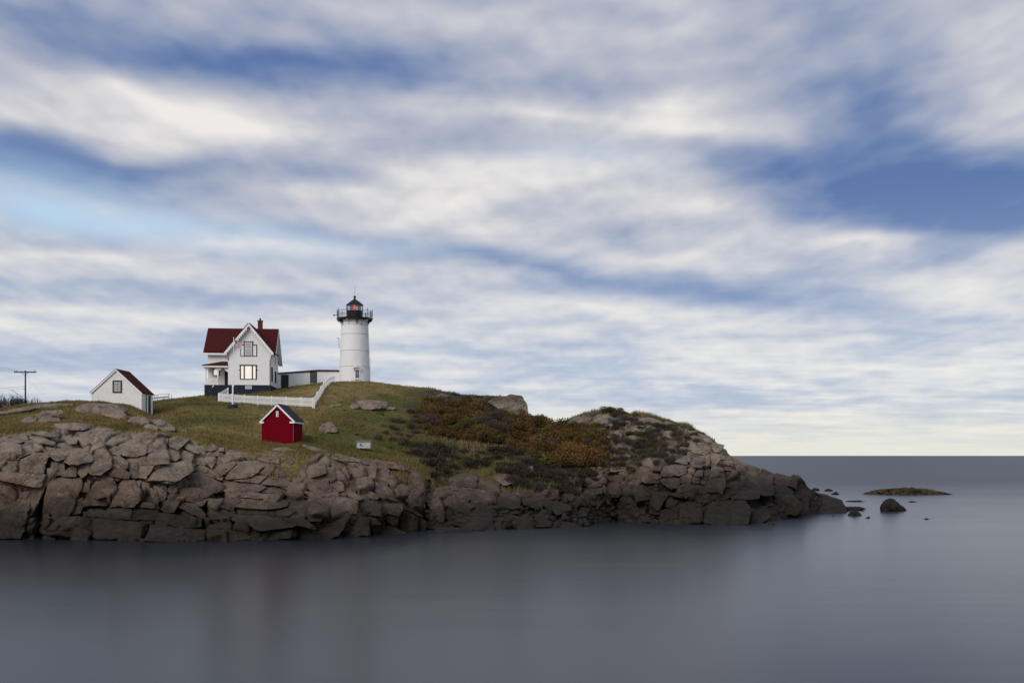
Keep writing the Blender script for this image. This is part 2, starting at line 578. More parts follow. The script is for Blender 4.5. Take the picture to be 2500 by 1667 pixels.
def rock_colour(k, pos, rnd=None, wet=(1.0, 3.9)):
    big = k.noise(pos, 0.16, 5, 0.6)
    mid = k.noise(pos, 1.0, 6, 0.68, None, 0.4)
    fine = k.noise(pos, 4.5, 5, 0.7)
    c = k.ramp(big, [(0.3, (0.096, 0.064, 0.047)), (0.5, (0.128, 0.091, 0.068)), (0.7, (0.150, 0.118, 0.092))])
    c = k.mix(k.rng(mid, 0.50, 0.70, 0, 0.75), c, (0.205, 0.168, 0.135))
    c = k.mix(k.rng(mid, 0.47, 0.30, 0, 0.75), c, (0.040, 0.026, 0.019))
    c = k.mix(k.rng(fine, 0.52, 0.72, 0, 0.35), c, (0.040, 0.031, 0.026))
    # rain streaks down the faces
    st = k.noise(pos, 1.1, 4, 0.6, (1.6, 1.6, 0.22))
    c = k.mix(k.rng(st, 0.55, 0.75, 0, 0.45), c, (0.046, 0.037, 0.032))
    if rnd is not None:
        v = k.math('MULTIPLY_ADD', rnd, 0.65, 0.60)
        cv = k.n('ShaderNodeCombineXYZ')
        nt_put = [k.put(cv.inputs[i], v) for i in range(3)]
        o = k.n('ShaderNodeVectorMath', operation='MULTIPLY')
        k.L.new(c, o.inputs[0])
        k.L.new(cv.outputs[0], o.inputs[1])
        c = o.outputs[0]
    # grey lichen on the high ledges
    sh = k.n('ShaderNodeSeparateXYZ')
    k.L.new(pos, sh.inputs[0])
    hl = k.math('MULTIPLY', k.math('MULTIPLY', k.rng(sh.outputs[2], 3.2, 7.2), k.rng(sh.outputs[2], 13.5, 11.5, 0.25, 1.0)), k.rng(mid, 0.35, 0.6, 0.2, 0.85))
    c = k.mix(hl, c, (0.235, 0.200, 0.160))
    # weed and wet stone in the tide zone
    s = k.n('ShaderNodeSeparateXYZ')
    k.L.new(pos, s.inputs[0])
    hz = k.math('MULTIPLY_ADD', k.math('SUBTRACT', k.noise(pos, 0.25, 5, 0.6), 0.5), 3.0, s.outputs[2])
    # the seaward point is washed by spray and dark with weed higher up than the sheltered cove
    hz = k.math('SUBTRACT', hz, k.rng(s.outputs[0], -4.0, 22.0, 0.0, 1.7))
    w = k.rng(hz, wet[1], wet[0])
    weed = k.ramp(k.noise(pos, 1.7, 4), [(0.35, (0.007, 0.006, 0.005)), (0.65, (0.020, 0.016, 0.012))])
    c = k.mix(k.math('MULTIPLY', w, 0.94), c, weed)
    return c, w, fine, mid

def rock_cracks(k, pos):
    vo = k.n('ShaderNodeTexVoronoi', feature='DISTANCE_TO_EDGE')
    mp = k.n('ShaderNodeMapping')
    mp.inputs['Scale'].default_value = (0.42, 0.42, 0.85)
    mp.inputs['Rotation'].default_value = (0.2, 0.25, 0.1)
    nn = k.n('ShaderNodeTexNoise')
    nn.inputs['Scale'].default_value = 0.9
    k.L.new(pos, nn.inputs['Vector'])
    wv = k.n('ShaderNodeVectorMath', operation='MULTIPLY_ADD')
    k.L.new(nn.outputs['Color'], wv.inputs[0])
    wv.inputs[1].default_value = (1.5, 1.5, 1.5)
    k.L.new(pos, wv.inputs[2])
    k.L.new(wv.outputs[0], mp.inputs[0])
    k.L.new(mp.outputs[0], vo.inputs['Vector'])
    gate = k.rng(k.noise(pos, 0.45, 2), 0.42, 0.58)
    return k.math('MAXIMUM', k.rng(vo.outputs['Distance'], 0.004, 0.045), gate)

def rock_mat(name, wet=(1.0, 3.9), tint=None):
    m, nt, b = new_mat(name)
    k = NT(nt)
    pos = k.pos()
    rnd = k.n('ShaderNodeObjectInfo').outputs['Random']
    c, w, fine, mid = rock_colour(k, pos, rnd, wet)
    if tint:
        c = k.mix(k.rng(k.noise(pos, 0.8, 4), 0.3, 0.6), c, tint)
    ck = rock_cracks(k, pos)
    c = k.mix(k.math('MULTIPLY', k.math('SUBTRACT', 1.0, ck), 0.65), c, (0.012, 0.010, 0.008))
    nt.links.new(c, b.inputs['Base Color'])
    nt.links.new(k.math('MULTIPLY_ADD', w, -0.18, 0.88), b.inputs['Roughness'])
    b.inputs['Specular IOR Level'].default_value = 0.15
    n1 = k.bump(ck, 0.7, 0.12)
    n2 = k.bump(mid, 0.7, 0.35, n1)
    n3 = k.bump(fine, 0.7, 0.08, n2)
    nt.links.new(n3, b.inputs['Normal'])
    return m
M['rock'] = rock_mat('granite')
M['reef'] = rock_mat('weedy_reef_rock', (1.5, 9.0), (0.070, 0.044, 0.018))

def grass_colours(k, pos):
    a = k.noise(pos, 0.075, 4, 0.6, (1, 0.6, 1))
    b = k.noise(pos, 0.5, 5, 0.65)
    c = k.noise(pos, 3.5, 4, 0.7)
    col = k.ramp(a, [(0.38, (0.078, 0.080, 0.018)), (0.48, (0.128, 0.110, 0.034)), (0.57, (0.205, 0.156, 0.062))])
    col = k.mix(k.rng(b, 0.50, 0.72, 0, 0.75), col, (0.070, 0.080, 0.016))
    col = k.mix(k.rng(b, 0.45, 0.28, 0, 0.65), col, (0.085, 0.062, 0.034))
    col = k.mix(k.rng(c, 0.5, 0.75, 0, 0.6), col, (0.195, 0.150, 0.068))
    col = k.mix(k.rng(c, 0.45, 0.25, 0, 0.6), col, (0.035, 0.033, 0.012))
    return col, b, c

def headland_mat():
    m, nt, b = new_mat('headland_ground')
    k = NT(nt)
    pos = k.pos()
    rc, w, fine, mid = rock_colour(k, pos)
    # joints and fissures in the ledges are darker stone and soil
    gc, gb, gcf = grass_colours(k, pos)
    at = k.n('ShaderNodeAttribute', attribute_name='turf')
    ab = k.n('ShaderNodeAttribute', attribute_name='brush')
    gc = k.mix(ab.outputs['Fac'], gc, k.ramp(gcf, [(0.35, (0.024, 0.018, 0.014)), (0.65, (0.058, 0.043, 0.033))]))
    f = k.math('ADD', at.outputs['Fac'], k.math('MULTIPLY', k.math('SUBTRACT', gb, 0.5), 0.9))
    f = k.rng(f, 0.42, 0.58)
    nt.links.new(k.mix(f, rc, gc), b.inputs['Base Color'])
    b.inputs['Roughness'].default_value = 0.9
    b.inputs['Specular IOR Level'].default_value = 0.2
    n1 = k.bump(mid, 0.6, 0.35)
    n2 = k.bump(gcf, 0.6, 0.12, n1)
    nt.links.new(n2, b.inputs['Normal'])
    return m
M['headland'] = headland_mat()

def leaf_mat(name, c1, c2, c3, scale=0.5, rough=0.8):
    m, nt, b = new_mat(name)
    k = NT(nt)
    pos = k.pos()
    rnd = k.n('ShaderNodeObjectInfo').outputs['Random']
    isl = k.n('ShaderNodeNewGeometry').outputs['Random Per Island']
    a = k.noise(pos, scale, 3, 0.6)
    v = k.math('ADD', k.math('MULTIPLY', a, 0.7), k.math('ADD', k.math('MULTIPLY', rnd, 0.35), k.math('MULTIPLY_ADD', isl, 0.5, -0.28)))
    nt.links.new(k.ramp(v, [(0.22, c1), (0.5, c2), (0.8, c3)]), b.inputs['Base Color'])
    b.inputs['Roughness'].default_value = rough
    b.inputs['Specular IOR Level'].default_value = 0.15
    return m
M['leaf_rust'] = leaf_mat('rust_leaf', (0.054, 0.034, 0.015), (0.110, 0.062, 0.020), (0.165, 0.092, 0.027))
M['leaf_olive'] = leaf_mat('olive_leaf', (0.042, 0.038, 0.012), (0.088, 0.074, 0.018), (0.140, 0.108, 0.026))
M['leaf_dark'] = leaf_mat('dark_bramble_leaf', (0.030, 0.023, 0.016), (0.055, 0.041, 0.027), (0.085, 0.062, 0.038))
M['leaf_mauve'] = leaf_mat('mauve_twig', (0.048, 0.036, 0.031), (0.078, 0.059, 0.050), (0.112, 0.088, 0.073))
M['leaf_straw'] = leaf_mat('dry_straw', (0.055, 0.043, 0.028), (0.095, 0.074, 0.048), (0.140, 0.110, 0.070))
M['leaf_green'] = leaf_mat('bright_leaf', (0.040, 0.055, 0.012), (0.075, 0.090, 0.018), (0.120, 0.130, 0.025))
def blade_mat(name, dry=None):
    m, nt, b = new_mat(name)
    k = NT(nt)
    c, x, y = grass_colours(k, k.pos())
    isl = k.n('ShaderNodeNewGeometry').outputs['Random Per Island']
    c = k.mix(k.math('MULTIPLY', isl, 0.5), c, dry or (0.15, 0.115, 0.055))
    nt.links.new(c, b.inputs['Base Color'])
    b.inputs['Roughness'].default_value = 0.85
    b.inputs['Specular IOR Level'].default_value = 0.1
    return m
M['blade'] = blade_mat('grass_blade')
M['blade_dry'] = blade_mat('dry_grass_blade', (0.20, 0.15, 0.09))

def sea_mat():
    m, nt, b = new_mat('sea_water')
    k = NT(nt)
    pos = k.pos()
    b.inputs['Base Color'].default_value = (0.012, 0.0165, 0.022, 1)
    b.inputs['Roughness'].default_value = 0.24
    b.inputs['IOR'].default_value = 1.30
    b.inputs['Specular IOR Level'].default_value = 0.5
    s = k.noise(pos, 0.055, 4, 0.55, (0.35, 1.0, 1.0))
    nt.links.new(k.bump(s, 0.035, 2.0), b.inputs['Normal'])
    sp = k.n('ShaderNodeSeparateXYZ')
    nt.links.new(pos, sp.inputs[0])
    off = k.rng(k.math('MULTIPLY_ADD', k.math('SUBTRACT', k.noise(pos, 0.02, 3), 0.5), 60.0, sp.outputs[1]), 75.0, 260.0, 0.0, 0.16)   # open water is rougher than the cove
    nt.links.new(k.math('ADD', k.rng(s, 0.3, 0.7, 0.24, 0.25), off), b.inputs['Roughness'])
    return m
M['sea'] = sea_mat()

# ------------------------------------------------------------------ sea
xs = sorted(set([-60000, -20000, -6000, -2000, -600, -200, 0, 200, 600, 2000, 6000, 20000, 60000]))
ys = [-3000, -800, -200, -40, 0, 40, 80, 160, 320, 800, 2000, 6000, 20000, 60000]
V = [(x, y, 0.0) for y in ys for x in xs]
nx = len(xs)
Fq = [(j * nx + i, j * nx + i + 1, (j + 1) * nx + i + 1, (j + 1) * nx + i) for j in range(len(ys) - 1) for i in range(nx - 1)]
sea = link(bpy.data.objects.new('sea', np_mesh('sea', V, Fq, M['sea'])))
tag(sea, 'calm grey sea smoothed by a long exposure', kind='structure')

# ------------------------------------------------------------------ headland: contour lines from the water to the far shore
# each line: column -> (row, distance); heights follow from these
def wl(d):
    return {k: (v, CH * F / (v - HY)) for k, v in d.items()}
L1 = wl({-520: 1316, 0: 1316, 250: 1318, 500: 1321, 740: 1316, 870: 1308, 960: 1299, 1060: 1292, 1180: 1294, 1420: 1286, 1500: 1271, 1600: 1277, 1810: 1281, 1890: 1270, 1985: 1254, 2057: 1252, 2100: 1248})
L2 = {-520: (1120, 78), 0: (1118, 78), 250: (1118, 78), 420: (1135, 78.5), 490: (1190, 78), 530: (1215, 77), 650: (1215, 77), 800: (1210, 78.7), 960: (1195, 83), 1041: (1215, 86), 1100: (1235, 87), 1200: (1235, 88),
      1300: (1240, 89), 1420: (1225, 91), 1500: (1215, 96.5), 1600: (1200, 94), 1700: (1195, 94), 1810: (1205, 95), 1890: (1215, 99), 1950: (1215, 103), 1990: (1232, 107.5), 2057: (1246, 111), 2100: (1256, 112)}
L3 = {-520: (1070, 83), 0: (1062, 83), 120: (1048, 84), 200: (1045, 85), 370: (1060, 84), 500: (1080, 83.5), 570: (1105, 83.5), 700: (1105, 85), 800: (1110, 85), 900: (1125, 86.5), 960: (1135, 88),
      1041: (1170, 90), 1100: (1165, 95), 1200: (1160, 97), 1300: (1160, 98), 1400: (1165, 99), 1500: (1160, 100), 1600: (1137, 98), 1700: (1132, 99), 1800: (1153, 101), 1880: (1158, 105),
      1950: (1174, 108), 1975: (1198, 110), 2057: (1240, 113), 2100: (1254, 114)}
L4 = {-520: (1040, 92), 0: (1035, 92), 120: (1032, 93), 230: (1030, 95), 370: (1042, 94), 500: (1052, 92), 638: (1084, 90.5), 740: (1083, 92.5), 900: (1092, 96), 1000: (1105, 100), 1150: (1112, 103),
      1240: (1112, 105), 1340: (1112, 106), 1420: (1108, 106), 1500: (1095, 106), 1600: (1088, 107), 1700: (1082, 107), 1762: (1097, 107), 1810: (1136, 106), 1880: (1155, 108), 1950: (1171.5, 110),
      1975: (1197, 111.5), 2057: (1239, 114), 2100: (1253, 115)}
L5 = {-520: (1010, 108), 0: (1004, 108), 64: (994, 108), 120: (990, 107), 230: (984, 106), 300: (993, 106), 340: (1004, 107), 370: (1012, 113), 450: (990, 120), 532: (979, 129), 600: (985, 124),
      700: (991, 117), 765: (994, 113), 850: (985, 117), 1000: (1005, 119), 1150: (1015, 120), 1240: (1015, 122), 1285: (1040, 118), 1340: (1060, 116), 1420: (1045, 115), 1500: (1030, 115),
      1600: (1035, 114), 1700: (1055, 113), 1762: (1091, 111), 1810: (1134, 109), 1880: (1153, 110.5), 1950: (1170.5, 111.5), 1975: (1196.5, 112.5), 2057: (1238, 115), 2100: (1252, 116)}
L6 = {-520: (1004, 122), 0: (1000, 122), 64: (989, 122), 190: (985, 118), 300: (990, 118), 340: (995, 120), 370: (981, 128), 430: (975, 134), 500: (968, 138), 600: (961, 139), 680: (954, 141),
      730: (945, 142), 800: (937, 142), 866: (936, 143), 905: (937, 144), 980: (944, 142), 1050: (950, 140), 1120: (963, 138), 1200: (966, 136), 1262: (967, 135), 1280: (985, 134), 1287: (1008, 133),
      1330: (1032, 130), 1370: (1034, 128), 1424: (1008, 124), 1490: (1000, 123), 1530: (1005, 122), 1690: (1048, 120), 1743: (1076, 118), 1764: (1092, 116), 1775: (1108, 115), 1810: (1133, 113),
      1870: (1149, 113), 1945: (1169.5, 113), 1972: (1196, 114), 2057: (1237, 116), 2100: (1251, 117)}
def between(A, B, f, keys):
    """extra contour line part of the way from A to B"""
    ka, kb = sorted(A), sorted(B)
    g = lambda D, ks, x, i: float(np.interp(x, ks, [D[k][i] for k in ks]))
    return {x: tuple(g(A, ka, x, i) * (1 - f) + g(B, kb, x, i) * f for i in (0, 1)) for x in keys}
RK = (1060, 1180, 1300, 1420, 1500, 1600, 1700, 1810, 1890, 1985, 2057, 2100)
# the ledges step up in tiers on the near shore
L1b = {**{-520: (1258, 74.6), 0: (1258, 74.6), 250: (1262, 74.5), 440: (1264, 74.6), 500: (1268, 74.2), 560: (1266, 73.8), 740: (1264, 74.2), 870: (1262, 75.6), 960: (1255, 79.0)}, **between(L1, L2, 0.4, RK)}
L1c = {**{-520: (1250, 75.6), 0: (1250, 75.6), 250: (1254, 75.4), 440: (1255, 75.8), 500: (1260, 75.4), 560: (1256, 75.6), 740: (1255, 75.8), 870: (1252, 77.0), 960: (1246, 80.2)}, **between(L1, L2, 0.65, RK)}
L2b = {**{-520: (1095, 80), 0: (1092, 80), 250: (1092, 80), 420: (1112, 80), 490: (1165, 80), 530: (1200, 79), 650: (1203, 79), 800: (1198, 80.6), 960: (1180, 84.4)}, **between(L2, L3, 0.5, RK)}
PX = np.arange(-520, 2101, 3.0)
def line(d):
    ks = sorted(d)
    py = np.interp(PX, ks, [d[k][0] for k in ks])
    Y = np.interp(PX, ks, [d[k][1] for k in ks])
    for _ in range(2):
        py[1:-1] = (py[:-2] + 2 * py[1:-1] + py[2:]) / 4
        Y[1:-1] = (Y[:-2] + 2 * Y[1:-1] + Y[2:]) / 4
    return Y, CH + (HY - py) / F * Y
lines = [line(d) for d in (L1, L1b, L1c, L2, L2b, L3, L4, L5, L6)]
lines[0] = (lines[0][0], np.zeros_like(PX))
Y6, Z6 = lines[-1]
LY = np.array([lines[0][0] - 7] + [l[0] for l in lines] + [Y6 + 14, Y6 + 30, Y6 + 48])
LZ = np.array([np.full_like(PX, -3.0)] + [l[1] for l in lines] + [Z6 - 0.7, Z6 * 0.5 - 0.5, np.full_like(PX, -3.0)])
for i in range(1, len(LY)):
    LY[i] = np.maximum(LY[i], LY[i - 1] + 0.4)
# monotone cubic through the lines, for every column
H = np.diff(LY, axis=0)
D = np.diff(LZ, axis=0) / H
MM = np.zeros_like(LZ)
w1, w2 = 2 * H[1:] + H[:-1], H[1:] + 2 * H[:-1]
same = D[1:] * D[:-1] > 0
with np.errstate(divide='ignore', invalid='ignore'):
    MM[1:-1] = np.where(same, (w1 + w2) / (w1 / D[:-1] + w2 / D[1:]), 0)
MM[0], MM[-1] = D[0], D[-1]
def col_at(px):
    px = np.atleast_1d(np.asarray(px, float))
    t = np.clip((px - PX[0]) / 3.0, 0, len(PX) - 1.001)
    i = t.astype(int)
    f = t - i
    g = lambda A: A[:, i] * (1 - f) + A[:, i + 1] * f
    return g(LY), g(LZ), g(MM)
def zpx(px, Y):
    """ground height at column px and distance Y (arrays of one length)"""
    ly, lz, lm = col_at(px)
    Y = np.broadcast_to(np.asarray(Y, float), ly.shape[1:])
    k = np.clip((Y[None] >= ly).sum(0) - 1, 0, len(LY) - 2)
    c = np.arange(ly.shape[1])
    y0, y1, z0, z1, m0, m1 = ly[k, c], ly[k + 1, c], lz[k, c], lz[k + 1, c], lm[k, c], lm[k + 1, c]
    h = y1 - y0
    t = np.clip((Y - y0) / h, 0, 1)
    return (1 + 2 * t) * (1 - t) ** 2 * z0 + t * (1 - t) ** 2 * h * m0 + t * t * (3 - 2 * t) * z1 + t * t * (t - 1) * h * m1
def ground(x, y):
    return float(zpx(CX + F * x / y, y)[0])
def hit(px, py):
    """distance at which the sight line through a column and row first meets the ground"""
    ly, lz, lm = col_at(px)
    Ys = np.linspace(ly[1, 0] - 2, ly[9, 0], 500)
    z = zpx(np.full(500, px), Ys)
    rows = HY - (z - CH) * F / Ys
    ok = np.nonzero(rows <= py)[0]
    return float(Ys[ok[0]]) if len(ok) else float(Ys[np.argmin(rows)])

# the sheet itself
segs = [6, 24, 12, 26, 20, 30, 34, 44, 44, 8, 8, 8]
tt = np.concatenate([np.linspace(i, i + 1, n, endpoint=False) for i, n in enumerate(segs)] + [[len(segs)]])
ki = np.minimum(tt.astype(int), len(segs) - 1)
fr = (tt - ki)[:, None]
GY = LY[ki] * (1 - fr) + LY[ki + 1] * fr
GPX = np.broadcast_to(PX[None], GY.shape)
GZ = zpx(GPX.ravel(), GY.ravel()).reshape(GY.shape)
GX = (GPX - CX) / F * GY
Trow = np.interp(tt, range(13), [0, 1, 1.33, 1.66, 2, 2.5, 3, 4, 5, 6, 7, 8, 9])
T = np.broadcast_to(Trow[:, None], GY.shape)
P3 = np.stack([GX, GY, GZ], -1).reshape(-1, 3)
edge = fbm(P3 * 0.22, 4).reshape(GY.shape)
tl = T + 0.35 * edge
turf = np.clip((tl - 2.75) / 0.5, 0, 1)
brush = np.clip((GPX - 985 - 60 * edge) / 70, 0, 1) * np.clip((T - 2.3) * 2, 0, 1)
# bare stone: the knob, the point and the rocky face of the right mound
turf *= 1 - np.clip((GPX - 1745) / 25, 0, 1)
mound = np.clip((GPX - 1380) / 60, 0, 1) * np.clip((edge + 0.15) / 0.4, 0, 1)
turf *= 1 - 0.8 * mound * np.clip((6.2 - T), 0, 1)
turf *= 1 - 0.7 * np.clip((GPX - 1420) / 40, 0, 1) * np.clip((5.75 - T) * 4, 0, 1)
turf *= 1 - np.exp(-((GPX - 1268) / 26) ** 2 - ((T - 5.9) / 0.55) ** 2)
rocky = np.clip((3.15 - tl) / 0.5, 0, 1) * np.clip(T, 0, 1)
rocky = np.maximum(rocky, np.clip((GPX - 1740) / 30, 0, 1))
rocky = np.maximum(rocky, 0.75 * np.clip((GPX - 1400) / 50, 0, 1) * np.clip(1 - turf, 0, 1) * (T > 2))
py_ = HY - (GZ - CH) * F / GY
u, v = GPX.ravel() / 46 + 0.25 * py_.ravel() / 30, py_.ravel() / 27 - 0.12 * GPX.ravel() / 30
wv = fbm(np.stack([u, v, u * 0], -1) * 0.9, 3)
d1, d2, cid = voro2(u + 0.25 * wv, v + 0.2 * wv, 3)
d1b, d2b, cidb = voro2(u * 2.3 + 0.3 * wv, v * 2.3, 9)
blk = (cid - 0.5) * 1.3 + np.clip((GPX.ravel() - 1000) / 200, 0.25, 1) * ((cidb - 0.5) * 0.4 - 0.3 * np.exp(-(d2b - d1b) / 0.08)) - 0.8 * np.exp(-(d2 - d1) / 0.07)
CLEFT = [(104, 1120, 96, 1316, 8, 2.6), (497, 1180, 492, 1322, 9, 3.0), (1046, 1140, 1040, 1295, 7, 2.2), (300, 1180, 262, 1300, 3, 1.0), (850, 1150, 905, 1300, 4, 1.2), (1508, 1190, 1500, 1280, 5, 1.4)]
cleft = np.zeros_like(GY)
for ax, ay, bx_, by, wd, dp in CLEFT:
    xc = ax + (bx_ - ax) * (py_ - ay) / (by - ay)
    cleft += dp * np.exp(-((GPX - xc) / wd) ** 2) * np.clip((py_ - ay) / 20 + 1, 0, 1) * (T < 3) * np.clip((T - 0.7) * 3, 0, 1)
disp = blk.reshape(GY.shape) * rocky * np.clip((T - 0.6) * 2, 0, 1) * np.clip((6 - T) * 1.0, 0.0, 1)
GYd = GY - disp * 0.8 + np.where(GPX < 1050, 0.32, 0.5) * rocky * np.clip(T - 0.5, 0, 1) * np.clip(6 - T, 0, 1) + cleft
soft = fbm(P3 * np.array([0.35, 0.25, 0.35]), 5).reshape(GY.shape)
lump = fbm(P3 * 1.3 + 5, 3).reshape(GY.shape)
keep = 1 - 0.85 * np.exp(-(((GX + 22.3) / 5) ** 2 + ((GY - 145) / 5) ** 2))
GZd = GZ + keep * (0.16 * soft * np.clip(T - 2, 0, 1) + 0.05 * lump + 0.25 * rocky * soft) + 0.45 * disp
GXd = GX - 0.0 * disp
Vv = np.stack([GXd + GX / GY * (GYd - GY), GYd, GZd], -1).reshape(-1, 3)
nr, nc = GY.shape
ii = (np.arange(nr - 1)[:, None] * nc + np.arange(nc - 1)[None]).ravel()
Fq = np.stack([ii, ii + 1, ii + nc + 1, ii + nc], -1)
me = np_mesh('headland', Vv, Fq, M['headland'], True)
for nm, arr in (('turf', turf), ('brush', brush)):
    a = me.attributes.new(nm, 'FLOAT', 'POINT')
    a.data.foreach_set('value', arr.astype(np.float32).ravel())
headland = link(bpy.data.objects.new('headland', me))
tag(headland, 'grassy granite headland rising from rocky shore to the lighthouse', 'headland', kind='structure')

# ------------------------------------------------------------------ rocks: each block has its outline, distance and thickness
def ico(level):
    bm = bmesh.new()
    bmesh.ops.create_icosphere(bm, subdivisions=level, radius=1)
    bm.verts.ensure_lookup_table()
    v = np.array([w.co[:] for w in bm.verts])
    f = np.array([[w.index for w in q.verts] for q in bm.faces])
    bm.free()
    return v, f
ICO = {k: ico(k) for k in (3, 4, 5)}
def hull2(pts):
    pts = sorted(set(map(tuple, pts)))
    def half(ps):
        o = []
        for p in ps:
            while len(o) > 1 and (o[-1][0] - o[-2][0]) * (p[1] - o[-2][1]) - (o[-1][1] - o[-2][1]) * (p[0] - o[-2][0]) <= 0:
                o.pop()
            o.append(p)
        return o[:-1]
    return np.array(half(pts) + half(pts[::-1]))
def rock_mesh(poly, Yc, slope, rg, level=None, tf=0.34, tb=1.1, pw=26.0, grow=1.15, rough=1.0, top=True, flush=False):
    """block filling the convex outline poly (photo columns and rows) at distance Yc; slope = metres back per metre up"""
    pg = hull2(poly)
    area = 0.5 * abs(np.dot(pg[:, 0], np.roll(pg[:, 1], 1)) - np.dot(pg[:, 1], np.roll(pg[:, 0], 1)))
    c = pg.mean(0)
    sc = Yc / F
    ab = np.stack([(pg[:, 0] - c[0]) * sc, -(pg[:, 1] - c[1]) * sc], -1) * grow
    ha, hb = np.abs(ab[:, 0]).max(), np.abs(ab[:, 1]).max()
    hm = min(ha, hb)
    size = math.sqrt(area) * sc
    Tf, Tb = tf * (0.5 * hm + 0.25 * size), tb * (0.6 * hm + 0.25 * size)
    ns, ds = [], []
    k = len(ab)
    for i in range(k):
        p, q = ab[i], ab[(i + 1) % k]
        e = q - p
        n = np.array([e[1], -e[0]])
        ln = np.hypot(*n)
        if ln < 1e-6:
            continue
        n /= ln
        d = n @ p
        if d < 0:
            n, d = -n, -d
        ns.append([n[0], n[1], rg.uniform(-0.05, 0.12)])
        ds.append(max(d, 0.02))
    # broken front faces
    tilt = 0.3 if flush else 1.0
    ns.append([rg.normal(0, 0.26) * tilt, rg.normal(0.05, 0.2) * tilt, 1.0]); ds.append(Tf)
    if top and not flush:
        ns.append([rg.normal(0, 0.2), 0.85, 0.75]); ds.append((0.85 * hb * rg.uniform(0.25, 0.65) + 0.75 * Tf * 0.6))
    for _ in range(rg.integers(0, 2) if flush else rg.integers(2, 5)):
        a = rg.uniform(0, 2 * math.pi)
        ns.append([math.cos(a), math.sin(a) * 0.8, rg.uniform(0.5, 1.1)])
        ds.append(abs(math.cos(a)) * ha * 0.62 + abs(math.sin(a)) * hb * 0.6 + Tf * 0.45)
    ns.append([0, 0, -1]); ds.append(Tb)
    ns, ds = np.array(ns), np.array(ds)
    if level is None:
        level = 5 if area > 9000 else (4 if area > 700 else 3)
    v, f = ICO[level]
    q = v * np.array([ha, hb, (Tf + Tb) * 0.5])
    s = (np.maximum(0, q @ ns.T / ds) ** pw).sum(1) ** (1 / pw)
    q = q / s[:, None]
    off = rg.uniform(0, 90, 3)
    nn = fbm(q / size * 2.6 + off, 4, 0.55)
    bq = q @ np.array([[0.97, 0.22, 0], [-0.22, 0.97, 0], [0, 0, 1]])
    bed = np.abs(fbm(bq / size * np.array([0.6, 3.0, 0.6]) + off + 7, 2))
    amp = 0.05 * size * rough * np.minimum(1, hm / (0.5 * size + 1e-6) + 0.3)
    dirn = q / (np.linalg.norm(q, axis=1)[:, None] + 1e-9)
    q = q + dirn * (amp * (nn - 1.5 * np.exp(-bed / 0.05)))[:, None]
    q[:, 2] += 0.03 * size * rough * fbm(q / size * 6 + off, 3)
    dY = -q[:, 2] + slope * q[:, 1]
    C = wpt(c[0], c[1], Yc)
    W = np.stack([C.x + q[:, 0] + C.x / Yc * dY, Yc + dY, C.z + q[:, 1] + (C.z - CH) / Yc * dY], -1)
    return W, f, (C, size)
def place_rock(poly, rg, name='rock', parent=None, mat=None, Yfix=None, slope=None, sink=0.0, **kw):
    pg = hull2(poly)
    c = pg.mean(0)
    if Yfix is None:
        Yc = hit(c[0], c[1])
        pts = [(p[0] * 0.8 + c[0] * 0.2, p[1] * 0.8 + c[1] * 0.2) for p in pg]
        Ys = np.array([hit(*p) for p in pts])
        b = np.array([-(p[1] - c[1]) for p in pts]) * Yc / F
        sl = float((b * (Ys - Yc)).sum() / ((b * b).sum() + 1e-6))
        Yc = 0.5 * Yc + 0.5 * float(np.median(Ys))
        slope = min(max(sl, 0.25), 2.8)
        if Yc > float(np.interp(c[0], PX, LY[6])) + 1.5:                                       # outcrop standing out of a gentle slope
            slope = 1.3
            Yc = hit(c[0], pg[:, 1].max() - 1.0) + 1.3 * (pg[:, 1].max() - c[1]) * Yc / F - 0.45
            sink = 0.0
    else:
        Yc = Yfix
        slope = 0.4 if slope is None else slope
    W, f, (C, size) = rock_mesh(poly, Yc + sink, slope, rg, **kw)
    org = np.array([C.x, Yc, C.z])
    me = np_mesh(name, W - org, f, mat or M['rock'], True)
    me.set_sharp_from_angle(angle=R(46))
    o = bpy.data.objects.new(name, me)
    o.location = org
    return link(o, parent)

